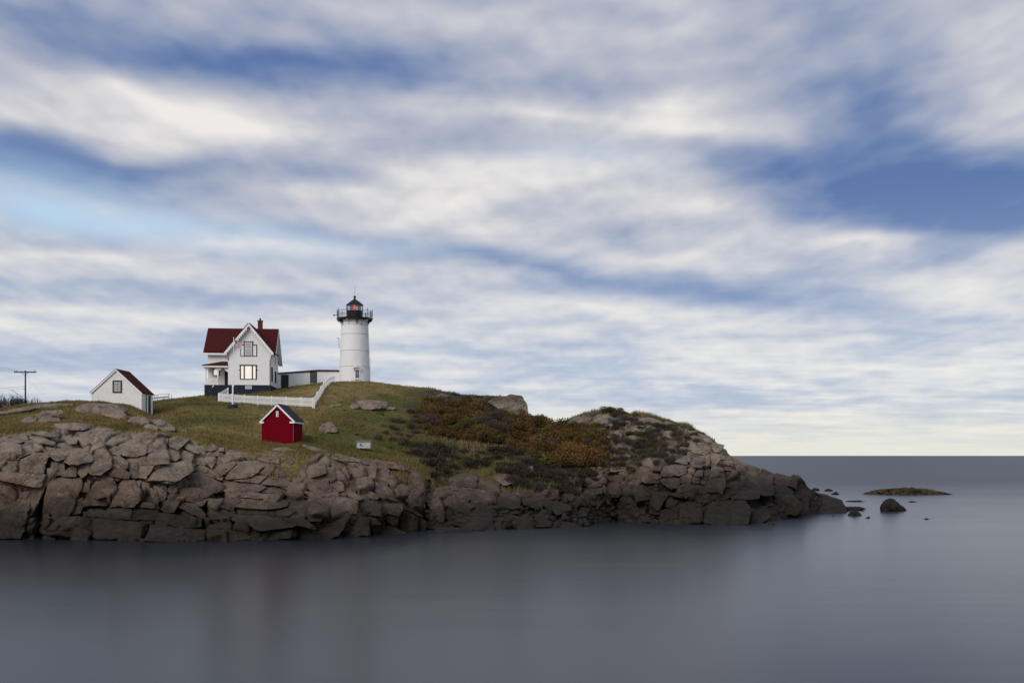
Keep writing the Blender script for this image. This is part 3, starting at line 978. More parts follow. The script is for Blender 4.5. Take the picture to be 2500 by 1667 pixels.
RS = '''
2|590 480 640 440 740 430 880 440 1000 480 990 500 820 520 660 515;800 495 870 480 960 500 1000 540 960 560 870 535 800 520;280 540 330 495 480 485 480 510 330 550 290 560;285 580 340 530 470 550 460 570 290 585;165 555 230 535 280 545 280 575 180 580;0 495 130 470 265 445 265 475 130 495 0 510;260 440 400 435 560 435 560 460 400 470 260 470;1000 570 1030 535 1120 530 1165 570 1150 600 1040 595;1120 610 1160 590 1230 610 1230 640 1140 630;1160 555 1260 555 1360 610 1360 645 1290 640 1180 570;1210 600 1290 600 1365 640 1270 648;1385 640 1400 625 1470 645 1470 655;870 550 930 545 940 580 880 575;420 590 600 585 735 605 640 640 530 640 450 620;610 660 700 625 900 625 970 650 960 710 820 720 690 690 620 680;690 690 830 700 850 755 720 750;970 650 1180 670 1260 720 1320 830 1310 890 1100 900 1090 840 1000 730;930 770 990 720 1100 735 1180 770 1130 830 1040 845 970 835;495 710 540 690 605 710 600 745 540 745;195 655 330 645 460 680 440 695 310 680;50 700 90 675 210 680 220 720 130 740;210 690 310 690 430 735 410 755 310 740;0 700 85 745 75 800 0 800;85 760 120 740 180 755 150 800 130 840 90 830;140 800 200 730 290 705 330 750 330 790 230 820 160 850;60 850 100 820 150 850 150 870 50 870;25 880 150 860 150 965 20 960;165 870 270 825 370 820 370 850 335 975 160 970;0 965 345 985 345 1000 310 1090 150 1060 0 1030;-60 1030 60 1040 235 1075 265 1090 200 1370 150 1395 -60 1340;235 1075 345 1000 400 1000 310 1170 260 1290 220 1330;360 780 430 780 430 830 380 850;400 850 440 790 540 795 520 860 440 880;505 860 560 790 640 785 740 850 715 890 560 905 505 890;400 890 500 890 510 980 400 1000;690 970 755 785 800 770 880 860 870 930 790 985 720 985;865 790 900 765 960 780 970 820 930 835 880 825;875 850 930 835 1000 890 990 940 880 930;845 990 880 930 940 925 1020 980 1000 1015 880 1005;600 970 640 900 710 890 690 975 640 1015;460 1000 560 920 600 930 595 1000;1000 905 1075 905 1080 1010 1020 1010;1075 905 1210 910 1140 1020 1080 1005;1190 910 1490 880 1505 960 1360 1050 1130 1020;1360 1050 1420 1000 1420 1060 1400 1080;340 1300 370 1060 440 1000 555 1005 560 1040 400 1290;400 1290 560 1030 640 1010 650 1060 560 1280 520 1310;625 1120 660 1050 705 1040 695 1120;665 1170 760 1030 880 1030 915 1090 860 1160 690 1190;640 1200 690 1165 865 1165 830 1225 650 1240;870 1230 920 1080 965 1025 1090 1050 1095 1200 1050 1240;740 1000 950 1020 960 1040 740 1020;555 1250 580 1180 650 1165 630 1290 560 1300;650 1280 760 1245 830 1270 800 1320 660 1310;815 1320 850 1235 1030 1240 1010 1340;1020 1340 1050 1240 1240 1265 1230 1340;1240 1280 1570 1325 1560 1390 1400 1400 1235 1345;305 1420 340 1310 740 1330 740 1380 700 1460 440 1470 310 1440;725 1450 780 1330 1190 1375 1150 1500 760 1480;1150 1500 1190 1375 1590 1420 1580 1490 1300 1510;0 1355 190 1420 150 1480 0 1490;1095 1240 1120 1205 1190 1200 1215 1250;1150 1080 1230 1110 1240 1230 1200 1190;1230 1110 1260 1080 1310 1150 1270 1200 1240 1180;1305 1110 1340 1060 1395 1080 1390 1120 1340 1140;1255 1260 1310 1190 1410 1190 1360 1280 1290 1285;1310 1160 1350 1135 1440 1150 1400 1190 1330 1190;1505 940 1570 915 1600 920 1600 970 1530 970;1310 740 1320 690 1400 680 1480 710 1390 790 1340 770;1430 770 1470 740 1560 800 1550 825 1500 810;1400 840 1440 800 1520 830 1490 880 1420 870;1300 780 1390 800 1410 850 1370 880 1320 860;1260 690 1310 690 1310 745 1265 740;1510 860 1600 850 1600 915 1520 905
3|175 890 240 820 330 815 570 930 575 1000 520 1015 200 935;290 790 370 745 470 790 575 860 560 895 450 850 310 810;145 965 300 960 475 1020 440 1050 300 1110 200 1080;300 1110 440 1045 450 1060 380 1150 330 1140;140 1150 210 1085 290 1110 405 1220 385 1260 330 1245 190 1180;470 780 530 700 680 700 710 730 600 830 570 850;270 680 400 670 430 690 400 760 300 740;430 740 440 680 510 710 470 780;340 560 370 525 460 525 530 570 500 600 390 605;530 580 590 570 590 605 540 610;580 660 640 600 700 595 705 640 650 690 580 690;490 640 520 605 555 655 500 655;600 830 720 720 900 690 1010 730 880 770 860 850 620 880;620 880 860 850 1000 850 930 920 700 900;870 790 900 740 1000 720 1085 750 1050 820 1000 840 890 810;1010 730 1150 750 1190 840 1180 870 1000 850 1060 820;910 680 1050 635 1110 650 1145 735 1000 715;940 900 980 870 1190 865 1250 930 1220 950 1060 945 950 930;580 990 590 890 640 885 760 930 690 1000 610 1005;690 1000 740 915 900 920 1000 960 930 1005 720 1025;920 1000 1000 965 1120 975 1390 1050 1400 1065 1200 1040 960 1010;690 1060 710 1015 830 1010 790 1055;790 1060 830 1010 1120 1030 1130 1070 920 1070;595 1020 650 1015 690 1045 640 1060;470 1140 510 1075 740 1065 680 1190 590 1160;720 1150 770 1075 1190 1090 1215 1100 1190 1150 1080 1170 800 1165;710 1215 720 1150 870 1170 875 1225;875 1230 875 1170 1080 1175 1160 1150 1160 1260 1000 1250;1140 1050 1280 1060 1490 1110 1540 1200 1530 1290 1400 1290 1190 1200 1215 1100;670 1280 700 1225 1000 1250 1250 1310 1290 1340 960 1390 900 1300;1190 1200 1400 1290 1500 1380 1300 1330 1160 1270;450 1400 490 1370 680 1390 930 1420 910 1480 500 1470;930 1400 1290 1330 1310 1440 1000 1490;460 1160 590 1160 680 1195 640 1280 480 1270;1115 640 1240 625 1340 650 1290 700 1230 740 1150 690;1150 700 1230 735 1260 770 1250 830 1190 800;1260 770 1280 720 1400 730 1400 780 1310 830 1265 800;1400 730 1580 740 1600 820 1480 850 1400 880 1390 790;1190 800 1260 830 1320 880 1500 900 1620 930 1630 1010 1450 1000 1300 930 1210 870;1480 850 1560 830 1620 870 1630 935 1500 905;1270 830 1380 785 1400 870 1330 880;1050 595 1120 570 1200 570 1290 600 1150 610;1330 540 1440 555 1600 600 1600 615 1450 600;1580 640 1700 635 1940 690 1940 710 1700 700 1600 670;1610 690 1650 690 1840 950 1820 980 1700 830;1600 740 1680 820 1700 870 1640 915 1600 850;1640 1000 1640 920 1700 870 1760 930 1770 990 1700 1010;1370 1005 1450 1005 1700 1045 1880 1080 1900 1110 1880 1220 1840 1225 1600 1150 1480 1090;1120 945 1200 955 1330 990 1330 1010 1200 985;1520 1390 1560 1200 1640 1170 1830 1230 1820 1290 1720 1420 1560 1440;1540 1150 1600 1150 1580 1195;1730 1430 1830 1300 1860 1240 2010 1280 2010 1440 1800 1470;1320 1440 1330 1350 1500 1390 1700 1440 1600 1480 1350 1490;1520 400 1570 340 1640 320 1700 390 1700 415 1570 430;1610 95 1650 80 1690 95 1650 105;1630 160 1660 150 1680 170 1640 175;1680 150 1740 140 1740 160 1690 165
4|1285 230 1330 195 1480 172 1570 180 1605 230 1622 345 1540 350 1400 300;0 785 70 770 150 810 170 890 120 900 0 880;0 890 120 905 200 920 220 980 190 1030 60 1045 0 990;0 730 110 740 280 760 430 780 540 830 500 850 300 800 0 770;180 890 170 830 200 805 260 800 245 920 200 930;250 870 275 815 320 800 375 850 370 960 330 1030 270 1030;375 850 500 820 640 890 695 950 690 1040 640 1075 480 1060 360 1020 370 960;540 820 600 830 690 910 720 1000 700 1000 640 900;140 1050 180 1030 240 1060 300 1090 260 1115 190 1105;0 1050 60 1050 135 1105 100 1125 0 1090;295 1070 360 1065 460 1130 430 1140 340 1100;0 1100 80 1130 85 1180 70 1240 0 1250;90 1230 110 1145 220 1130 290 1170 295 1270 250 1265 110 1245;300 1200 320 1150 490 1160 495 1200 460 1270 330 1230;310 1260 450 1280 455 1340 400 1350 320 1290;30 1310 60 1260 250 1290 290 1340 60 1370;470 1390 470 1240 510 1230 640 1290 630 1400 540 1410;640 1290 700 1310 715 1360 680 1410 635 1400;520 1130 545 1100 640 1140 630 1190 600 1200;640 1170 670 1145 705 1170 700 1195 660 1190;660 1220 720 1205 805 1250 800 1300 740 1295;500 1200 560 1190 680 1260 670 1280 560 1230;710 1130 730 1060 800 1080 860 1160 880 1260 870 1310 820 1315 760 1200;730 1040 880 1060 1040 1170 1050 1200 1000 1250 880 1200 800 1080;910 960 930 920 980 890 1080 880 1170 910 1165 960 1150 1010 1000 990 920 985;1060 880 1110 865 1185 880 1170 915 1100 895;1175 920 1220 895 1300 910 1375 960 1375 1050 1300 1035 1155 1010;915 990 1000 1000 1350 1055 1330 1160 1250 1180 1110 1110 960 1060;950 1080 980 1035 1030 1035 1110 1110 1040 1150 990 1120;1030 1150 1060 1115 1200 1140 1290 1180 1270 1230 1170 1235 1080 1190;1340 1170 1360 1080 1390 1055 1520 1065 1565 1110 1560 1190 1500 1200 1400 1185;1350 1195 1480 1195 1560 1230 1550 1250 1400 1240;920 1300 940 1250 1100 1260 1280 1310 1290 1390 1150 1390 930 1330;1050 1190 1260 1240 1310 1260 1310 1330 1200 1290 1040 1250;1280 1240 1380 1235 1560 1270 1700 1300 1720 1350 1500 1370 1330 1330;300 1370 400 1360 530 1425 350 1425 100 1440;700 1310 820 1320 930 1350 900 1390 720 1380;1580 1110 1640 1085 1730 1100 1800 1160 1700 1190 1600 1160;1700 1060 1800 1050 1900 1090 1880 1110 1760 1090;1740 1120 1830 1120 1890 1150 1860 1200 1780 1170;1860 1180 1920 1150 2000 1170 2000 1240 1890 1250;1960 1070 2010 1050 2050 1070 2050 1130 1990 1120;1300 240 1310 205 1430 210 1500 250 1500 275 1380 260;1480 180 1560 175 1600 220 1605 300 1620 340 1560 330 1520 280 1490 230;15 265 50 235 90 235 90 285 30 285;85 225 160 205 290 215 290 285 180 295 95 280;285 225 350 220 375 240 340 290 290 285;770 185 850 150 940 175 850 180;345 270 430 275 410 300 350 295;1290 900 1380 880 1520 860 1500 960 1420 980 1380 950;1600 840 1680 810 1690 850 1620 870
5|285 960 320 890 400 890 400 970 340 1030 290 1010;400 940 450 920 500 970 500 1050 420 1030;515 990 530 930 690 925 700 1000 600 1020;515 1020 600 1015 720 1020 715 1080 600 1090;700 900 730 865 775 910 770 950 720 935;780 940 840 890 940 890 930 960 850 955;775 1060 780 970 850 950 920 960 910 1080 820 1090;710 1050 720 960 760 1010 760 1070;800 770 850 760 885 790 960 800 960 840 810 850;670 810 690 795 730 815 700 830;735 830 800 815 810 850 770 870;945 960 970 920 1040 925 1030 970;1050 900 1110 810 1180 795 1260 830 1220 890 1100 930;1130 950 1150 890 1230 860 1320 890 1320 970 1200 980;1010 950 1060 910 1130 930 1130 965 1050 970;1240 840 1260 800 1330 795 1320 840;1330 890 1340 840 1400 820 1485 830 1480 890 1400 905;1395 810 1440 785 1560 785 1600 820 1590 860 1500 900 1480 840;1335 930 1440 910 1550 940 1500 1020 1440 1030 1340 970;1530 920 1590 855 1650 890 1640 960 1610 970;1605 830 1640 800 1690 810 1660 880 1620 860;1665 880 1720 830 1760 830 1760 900 1680 900;1765 850 1830 820 1830 890 1780 905;1830 830 1960 810 1980 850 1880 850 1830 860;1825 880 1850 855 1960 850 1995 900 1960 920 1850 905;1640 920 1660 900 1730 905 1720 975 1660 970;1725 970 1740 905 1810 910 1780 980;1805 980 1820 915 1990 925 1995 1000 1950 1080 1880 1040;935 1020 960 980 1040 985 1060 1110 970 1110;1040 1000 1100 985 1270 1000 1230 1130 1080 1150 1060 1100;960 1200 960 1130 1070 1145 1080 1210 980 1215;1080 1160 1230 1130 1220 1190 1110 1180;1220 1220 1250 1070 1390 1065 1395 1110 1340 1200 1300 1260;1395 1100 1450 1110 1475 1190 1440 1240 1380 1210;1545 1030 1600 985 1680 1010 1660 1060 1580 1080;1610 990 1650 950 1705 975 1680 1010;1675 1020 1720 990 1810 1060 1790 1090 1700 1070;1745 985 1820 980 1920 1040 1910 1070 1800 1060;1650 1070 1700 1070 1810 1160 1720 1175;1810 1080 1930 1075 2000 1110 1990 1150 1830 1140;1400 1080 1540 1060 1560 1130 1450 1100;1210 1270 1240 1200 1340 1210 1330 1290 1230 1290;1310 1370 1330 1270 1500 1180 1530 1200 1510 1380 1380 1390;1525 1370 1530 1200 1600 1170 1740 1180 1760 1230 1755 1370 1600 1390;1785 1380 1790 1230 1830 1160 2000 1140 2180 1150 2240 1230 2200 1390 1950 1410;2100 820 2130 775 2170 780 2220 840 2180 850 2100 850;1970 830 2010 780 2060 800 2055 840;1950 685 2050 695 2050 720 2000 730 1960 720;1955 740 2040 730 2100 770 2060 800 1990 770;1855 560 1880 550 1980 580 1950 640 1900 660 1860 610;1840 730 1850 660 1940 665 1950 710 1900 790 1840 800;1635 760 1640 660 1790 685 1790 780 1740 810 1660 800;1790 800 1795 690 1830 660 1835 790;1620 600 1640 560 1760 600 1840 640 1790 685 1650 650;1700 560 1760 540 1850 580 1860 620 1800 620;1780 480 1820 485 1865 545 1800 550 1760 510;1600 540 1650 530 1700 560 1640 590;1605 650 1640 645 1630 750 1600 740;660 410 750 400 770 430 690 440;845 450 880 430 930 465 910 500 860 510;755 485 830 470 835 500 770 505;700 450 760 440 850 450 760 480 700 490;690 590 720 570 780 610 720 615;750 370 830 355 825 390 760 390;180 355 240 335 320 340 300 360;350 345 440 285 560 275 620 300 560 340 450 350;560 340 640 300 900 300 960 330 800 360 600 360;960 330 1010 330 1020 380 970 390;1030 1240 1200 1230 1220 1290 1060 1300;1120 1330 1180 1290 1270 1290 1270 1370 1150 1370;1040 1380 1060 1330 1100 1320 1160 1370 1120 1410;870 1260 960 1240 1000 1290 900 1300;510 1290 540 1265 570 1290 540 1310;210 1390 270 1360 460 1390 490 1430 320 1430;220 1210 260 1170 380 1190 400 1250 280 1270;400 1180 430 1160 490 1180 470 1210;450 1330 550 1330 590 1400 500 1410;0 1380 70 1330 200 1370 180 1420 40 1420;330 1090 380 1070 450 1110 420 1130;1460 690 1600 730 1600 780 1480 750;2000 1050 2200 1060 2330 1050 2330 1130 2180 1140 2010 1110
6|260 340 420 300 660 300 660 460 540 460 300 440;540 270 580 230 670 270 640 280;660 290 740 280 880 330 880 400 740 370 665 350;880 330 980 400 990 440 900 420;660 420 700 365 770 370 860 440 800 470 700 475;860 440 880 400 980 420 990 640 930 650 900 530;540 470 650 470 680 560 620 560;690 500 860 470 940 570 880 640 720 620 680 550;440 720 450 560 620 560 650 650 560 720;990 640 1000 440 1090 450 1270 510 1240 530 1310 630 1180 640;650 660 700 650 780 690 650 690;1040 600 1090 605 1180 640 1100 640'''
ZT = {'2': (0, 850, .3125), '3': (400, 950, .24876), '4': (850, 920, .2679), '5': (1300, 950, .236), '6': (1700, 1080, .2764)}
rock_polys = []
for ln in RS.strip().split('\n'):
    key, body = ln.split('|')
    ox, oy, s = ZT[key]
    for p in body.split(';'):
        a = list(map(float, p.split()))
        rock_polys.append([(ox + a[i] * s, oy + a[i + 1] * s) for i in range(0, len(a), 2)])
rg = np.random.default_rng(5)
for p in rock_polys:
    q = hull2(p)
    ar = 0.5 * abs(np.dot(q[:, 0], np.roll(q[:, 1], 1)) - np.dot(q[:, 1], np.roll(q[:, 0], 1)))
    if q[:, 0].mean() < 1050 and rg.random() < 0.72:             # joints in one continuous ledge
        place_rock(p, rg, 'rock', headland, sink=rg.uniform(-0.10, 0.10), tf=rg.uniform(0.16, 0.28), flush=True, pw=34.0, grow=1.06)
    else:                                                         # blocks standing proud
        place_rock(p, rg, 'rock', headland, sink=rg.uniform(-0.22, 0.25) + float(np.interp(ar, [150, 900, 3000], [0.2, 0.0, -0.2])), tf=rg.uniform(0.22, 0.5), grow=1.10)
# loose blocks filling the clefts; few enough that the headland keeps under three hundred rocks
n_extra = 296 - len(rock_polys)
def rubble_poly(cx, cy, w, h, rg):
    k = rg.integers(5, 8)
    a = np.sort(rg.uniform(0, 2 * math.pi, k))
    t = rg.uniform(-0.15, 0.45)
    x, y = np.cos(a) * w * rg.uniform(0.75, 1.1, k), np.sin(a) * h * rg.uniform(0.75, 1.1, k)
    return np.stack([cx + x * math.cos(t) - y * math.sin(t), cy + x * math.sin(t) + y * math.cos(t)], -1)
def cleft_spot(rg):
    if rg.random() < 0.8:
        px, f = rg.uniform(1050, 1800), rg.uniform(0.02, 0.9)
    else:
        px, f = rg.uniform(0, 1060), rg.uniform(0.02, 0.97)
    top = np.interp(px, [0, 200, 500, 570, 900, 1041, 1200, 1450, 1600, 1800], [1070, 1050, 1085, 1110, 1130, 1170, 1200, 1200, 1150, 1165])
    bot = np.interp(px, sorted(L1), [L1[k][0] for k in sorted(L1)])
    return px, bot - 3 + (top - bot) * f
for i in range(max(0, n_extra)):
    px, py = cleft_spot(rg)
    w = rg.uniform(9, 20)
    place_rock(rubble_poly(px, py, w, w * rg.uniform(0.45, 0.8), rg), rg, 'rock', headland, level=3, rough=1.3, sink=0.35)
# the remaining small stones, too many to pick apart
vs, fs, nb = [], [], 0
for i in range(380):
    px, py = cleft_spot(rg)
    if i % 3 == 0:
        px = rg.uniform(1080, 1560)
        py = rg.uniform(1215, 1288)
    w = rg.uniform(3, 9)
    pg = rubble_poly(px, py, w, w * rg.uniform(0.5, 0.85), rg)
    c = pg.mean(0)
    W, f, _ = rock_mesh(pg, hit(*c) + 0.1, 0.6, rg, level=3, tf=0.8, rough=1.3)
    vs.append(W)
    fs.append(f + nb)
    nb += len(W)
me = np_mesh('loose_stones', np.concatenate(vs), np.concatenate(fs), M['rock'], True)
me.set_sharp_from_angle(angle=R(46))
tag(link(bpy.data.objects.new('loose_stones', me), headland), kind='stuff')

# ------------------------------------------------------------------ rocks standing in the water off the point
def sea_dist(py):
    return CH * F / (py - HY)
ISLES = [
    ('995 420 1040 400 1085 410 1085 425 1000 427', 'sea_rock', 'small dark rock breaking the water just beyond the tip of the point', 'rock'),
    ('1105 425 1160 406 1207 420 1200 431', 'sea_rock', 'low dark rock right of the smaller one beyond the point', 'rock'),
    ('1170 455 1235 433 1282 458 1200 462', 'sea_rock', 'low brown rock awash in front of the two dark rocks beyond the point', 'rock'),
    ('1320 515 1440 510 1585 522 1450 527', 'sea_rock', 'long thin strip of reef awash between the point and the steep boulder', 'rock'),
    ('1620 560 1650 525 1712 490 1725 492 1852 590 1852 604 1630 606', 'sea_boulder', 'steep pointed dark boulder standing alone in the water', 'boulder'),
    ('1310 575 1340 566 1450 570 1500 585 1360 602', 'sea_rock', 'flat dark rock awash behind the small peaked boulder', 'rock'),
    ('1312 645 1400 585 1484 648', 'sea_boulder', 'small peaked dark boulder nearest the tip of the point', 'boulder'),
    ('1468 668 1520 649 1552 670', 'sea_rock', 'little dark rock right of the small peaked boulder', 'rock'),
    ('1618 624 1640 610 1662 624', 'sea_rock', 'tiny dark rock just below the steep pointed boulder', 'rock'),
    ('1848 524 1900 515 2005 522 1900 530', 'sea_rock', 'thin flat rock awash right of the steep pointed boulder', 'rock'),
    ('1990 672 2030 664 2085 671 2040 680', 'sea_rock', 'isolated flat rock awash farthest to the right', 'rock'),
    ('1186 654 1210 642 1232 656', 'sea_rock', 'tiny rock at the foot of the tip of the point', 'rock'),
    ('590 722 640 700 692 717 640 728', 'sea_rock', 'weedy green rock awash in front of the point', 'rock')]
rg = np.random.default_rng(21)
for poly, nm, lab, cat in ISLES:
    a = list(map(float, poly.split()))
    pg = [(1700 + a[i] * .2764, 1080 + a[i + 1] * .2764) for i in range(0, len(a), 2)]
    bot = max(p[1] for p in pg)
    Yb = sea_dist(bot - 0.5)
    ext = [(p[0], p[1] + (4 if p[1] > bot - 2.5 else 0)) for p in pg]
    w = (max(p[0] for p in pg) - min(p[0] for p in pg)) / F * Yb
    o = place_rock(ext, rg, nm, None, M['reef'] if 'weedy' in lab else M['rock'], Yfix=Yb + min(1.2, 0.3 * w), slope=0.5, level=4, tf=0.9, tb=1.5, pw=18, grow=1.0, rough=1.7, top=False)
    tag(o, lab, cat, 'rocks awash off the point')
# flat ledge at the waterline under the middle of the cliff
p = [(850 + x * .2679, 920 + y * .2679) for x, y in ((800, 1390), (850, 1370), (1050, 1375), (1150, 1398), (1000, 1418), (830, 1420))]
o = place_rock(p, rg, 'shore_ledge', None, None, Yfix=sea_dist(1299), slope=2.0, level=4)
tag(o, 'pale flat slab of rock lying at the waterline below the cliff', 'rock')
# the long brown reef
reef = empty('reef', (pxx(2210, 158), 158, 0))
tag(reef, 'long low brown weed-covered reef in the open water', 'reef')
tops = [(2096, 1200), (2112, 1207), (2125, 1198), (2150, 1190), (2168, 1186), (2190, 1188), (2205, 1191), (2224, 1187), (2240, 1192), (2262, 1191), (2280, 1193), (2296, 1199), (2315, 1206)]
body = [(2092, 1209), (2120, 1203), (2150, 1195), (2180, 1192), (2230, 1192), (2270, 1196), (2300, 1204), (2320, 1208), (2300, 1211), (2110, 1211)]
def reef_part(nm, pg, Yf, **kw):
    o = place_rock(pg, rg, nm, reef, M['reef'], Yfix=Yf, slope=1.2, pw=9, rough=1.6, top=False, **kw)
    o.matrix_parent_inverse = reef.matrix_basis.inverted()
reef_part('ledge', body, 159, level=5, tf=1.2, tb=1.6)
for i in range(34):
    px = rg.uniform(2106, 2306)
    top = np.interp(px, [t[0] for t in tops], [t[1] for t in tops])
    back = rg.random()
    py = top + 3 + (1206 - top) * back * 0.9
    w = rg.uniform(5, 11)
    reef_part('rock', rubble_poly(px, py, w, rg.uniform(2.5, 5), rg), 160 - 3 * back, level=3, tf=0.9)

# ------------------------------------------------------------------ lighthouse tower
TWX, TWY, TWZ = pxx(866, 145), 145.0, 15.95
tower = empty('lighthouse', (TWX, TWY, TWZ))
tag(tower, 'white conical iron lighthouse with black lantern and gallery on the hilltop', 'lighthouse')
def trad(z):
    return 2.22 + (1.87 - 2.22) * min(z, 8.6) / 8.6
H0 = 0.25                                                    # ground line above the empty
prof = [(trad(0) + 0.03, -1.2), (trad(0), H0)] + [(trad(z), z + H0) for z in np.linspace(0.3, 8.7, 22)] + [(1.9, 8.75 + H0), (1.98, 8.86 + H0)]
MB().lathe(prof, 56).build('tower_wall', M['tower'], tower)
for z in (2.3, 4.53, 6.87, 8.2):
    r = trad(z)
    MB().lathe([(r - 0.02, z - 0.022 + H0), (r + 0.018, z - 0.022 + H0), (r + 0.018, z + 0.022 + H0), (r - 0.02, z + 0.022 + H0)], 56, cap=False).build('plate_seam', M['seam'], tower)
for k in range(12):                                          # vertical seams of the top course
    a = 2 * math.pi * k / 12 + 0.2
    r = trad(8.5)
    MB().tube([(r * math.cos(a), r * math.sin(a), 8.2 + H0), (r * math.cos(a), r * math.sin(a), 8.75 + H0)], 0.022, 4).build('plate_seam', M['seam'], tower)
NG = 10
def ngon(r, a0):
    return [(r * math.cos(a0 + 2 * math.pi * k / NG), r * math.sin(a0 + 2 * math.pi * k / NG)) for k in range(NG)]
A0 = R(-90 + 18)
MB().prism(ngon(2.5, A0), 'z', 8.88 + H0, 9.10 + H0).prism(ngon(2.6, A0), 'z', 9.102 + H0, 9.17 + H0).build('gallery_deck', M['iron'], tower)
for k in range(NG):
    a = A0 + 2 * math.pi * k / NG
    c, s = math.cos(a), math.sin(a)
    m = MB()
    poly = [(1.86, 8.25), (1.95, 8.3), (2.05, 8.6), (2.45, 8.79), (2.47, 8.878), (1.86, 8.878)]
    n = len(poly)
    vs = []
    for w in (-0.05, 0.05):
        vs += [(r * c - s * w, r * s + c * w, z + H0) for r, z in poly]
    m.add(vs, [tuple(range(n)), tuple(range(2 * n - 1, n - 1, -1))] + [(i, i + n, (i + 1) % n + n, (i + 1) % n) for i in range(n)])
    m.build('gallery_bracket', M['trim'] if k % 2 else M['iron'], tower)
    post = MB().tube([(2.5 * c, 2.5 * s, 9.17 + H0), (2.5 * c, 2.5 * s, 10.32 + H0)], 0.035, 6)
    post.lathe([(0.001, 10.30), (0.06, 10.36), (0.03, 10.44), (0.001, 10.55)], 6, c=(2.5 * c, 2.5 * s, H0), cap=False)
    post.build('railing_post', M['iron'], tower)
    b = A0 + 2 * math.pi * (k + 1) / NG
    for zr in (9.62, 10.2):
        MB().tube([(2.5 * c, 2.5 * s, zr + H0), (2.5 * math.cos(b), 2.5 * math.sin(b), zr + H0)], 0.02, 5).build('rail', M['iron'], tower)
    bal = MB()
    for q in range(1, 9):
        t = q / 9
        x, y = 2.5 * (c * (1 - t) + math.cos(b) * t), 2.5 * (s * (1 - t) + math.sin(b) * t)
        bal.tube([(x, y, 9.17 + H0), (x, y, 10.2 + H0)], 0.009, 4)
    bal.build('railing_balusters', M['iron'], tower)
LR = 1.14
MB().prism(ngon(LR, A0), 'z', 9.172 + H0, 10.18 + H0).prism(ngon(LR + 0.05, A0), 'z', 10.182 + H0, 10.25 + H0).build('lantern_base', M['iron'], tower)
for k in range(NG):
    a, b = A0 + 2 * math.pi * k / NG, A0 + 2 * math.pi * (k + 1) / NG
    p, q = (LR * math.cos(a), LR * math.sin(a)), (LR * math.cos(b), LR * math.sin(b))
    MB().tube([(*p, 10.25 + H0), (*p, 11.1 + H0)], 0.04, 6).build('lantern_mullion', M['iron'], tower)
    pp = [(p[0] * 0.985, p[1] * 0.985), (q[0] * 0.985, q[1] * 0.985)]
    MB().add([(*pp[0], 10.25 + H0), (*pp[1], 10.25 + H0), (*pp[1], 11.08 + H0), (*pp[0], 11.08 + H0)], [(0, 1, 2, 3)]).build('lantern_pane', M['glass_clear'], tower)
roof = MB()
rp = [(1.12, 11.05), (1.22, 11.06), (1.22, 11.14), (0.62, 11.62), (0.2, 11.88), (0.13, 12.0)]
roof.lathe(rp, NG, a0=A0, c=(0, 0, H0), sm=False)
rf = roof.build('lantern_roof', M['iron'], tower)
MB().lathe([(0.13, 12.0), (0.10, 12.08), (0.17, 12.16), (0.19, 12.26), (0.15, 12.37), (0.05, 12.42), (0.03, 12.5)], 14, c=(0, 0, H0)).build('ventilator_ball', M['iron'], rf)
MB().tube([(0, 0, 12.5 + H0), (0, 0, 13.65 + H0)], 0.014, 4).build('lightning_rod', M['wire'], rf)
MB().lathe([(0.20, 10.26), (0.20, 10.32), (0.12, 10.36), (0.17, 10.44), (0.19, 10.66), (0.17, 10.9), (0.10, 10.98), (0.10, 11.02)], 16, c=(0, 0, H0)).build('beacon_lamp', M['beacon'], tower)
MB().lathe([(0.45, 10.25), (0.45, 10.27)], 16, c=(0, 0, H0)).build('lamp_stand', M['iron'], tower)
MB().box(0.35, 0.68, 0.35, 0.60, 10.26 + H0, 11.02 + H0).build('lamp_cabinet', M['blind'], tower)
MB().box(-0.72, -0.30, 0.30, 0.55, 10.26 + H0, 11.02 + H0).build('lamp_cabinet', M['blind'], tower)
# equipment on the gallery rail
MB().tube([(-2.5, -0.2, 9.75 + H0), (-2.95, -0.2, 9.62 + H0)], 0.04, 6).lathe([(0.02, -0.12), (0.13, -0.05), (0.13, 0.05), (0.02, 0.12)], 10, c=(-2.9, -0.2, 9.62 + H0)).build('gallery_floodlight', M['iron'], tower)
MB().tube([(1.75, -1.35, 9.17 + H0), (1.75, -1.35, 9.62 + H0)], 0.09, 8, r2=0.05).tube([(1.75, -1.35, 9.6 + H0), (1.68, -1.4, 9.85 + H0)], 0.05, 6).build('fog_horn', M['iron'], tower)
def on_wall(dx, z):
    r = trad(z)
    a = math.asin(dx / r)
    return Vector((dx, -r * math.cos(a), z + H0)), a
for dx in (-1.49, 1.14):
    p, a = on_wall(dx, 8.22)
    d = Vector((math.sin(a), -math.cos(a), 0))
    ring = MB().tube([p - d * 0.05, p + d * 0.04], 0.15, 14)
    o = ring.build('porthole', M['trim'], tower)
    MB().tube([p - d * 0.05, p + d * 0.046], 0.11, 14).build('pane', M['interior'], o)
p, a = on_wall(0.66, 1.25)
rot = a
def face(nm, mat, parent, boxes, ctr, rz):
    m = MB()
    for x0, x1, y0, y1, z0, z1 in boxes:
        m.box(x0, x1, y0, y1, z0, z1)
    o = m.build(nm, mat, parent)
    o.location = ctr
    o.rotation_euler = (0, 0, rz)
    return o
w = face('window', M['trim'], tower, [(-0.33, 0.33, -0.10, 0.12, -0.70, -0.62), (-0.40, 0.40, -0.16, 0.1, -0.86, -0.78), (-0.33, -0.25, -0.09, 0.12, -0.62, 0.55), (0.25, 0.33, -0.09, 0.12, -0.62, 0.55),
                                     (-0.33, 0.33, -0.09, 0.12, 0.55, 0.63)], p, rot)
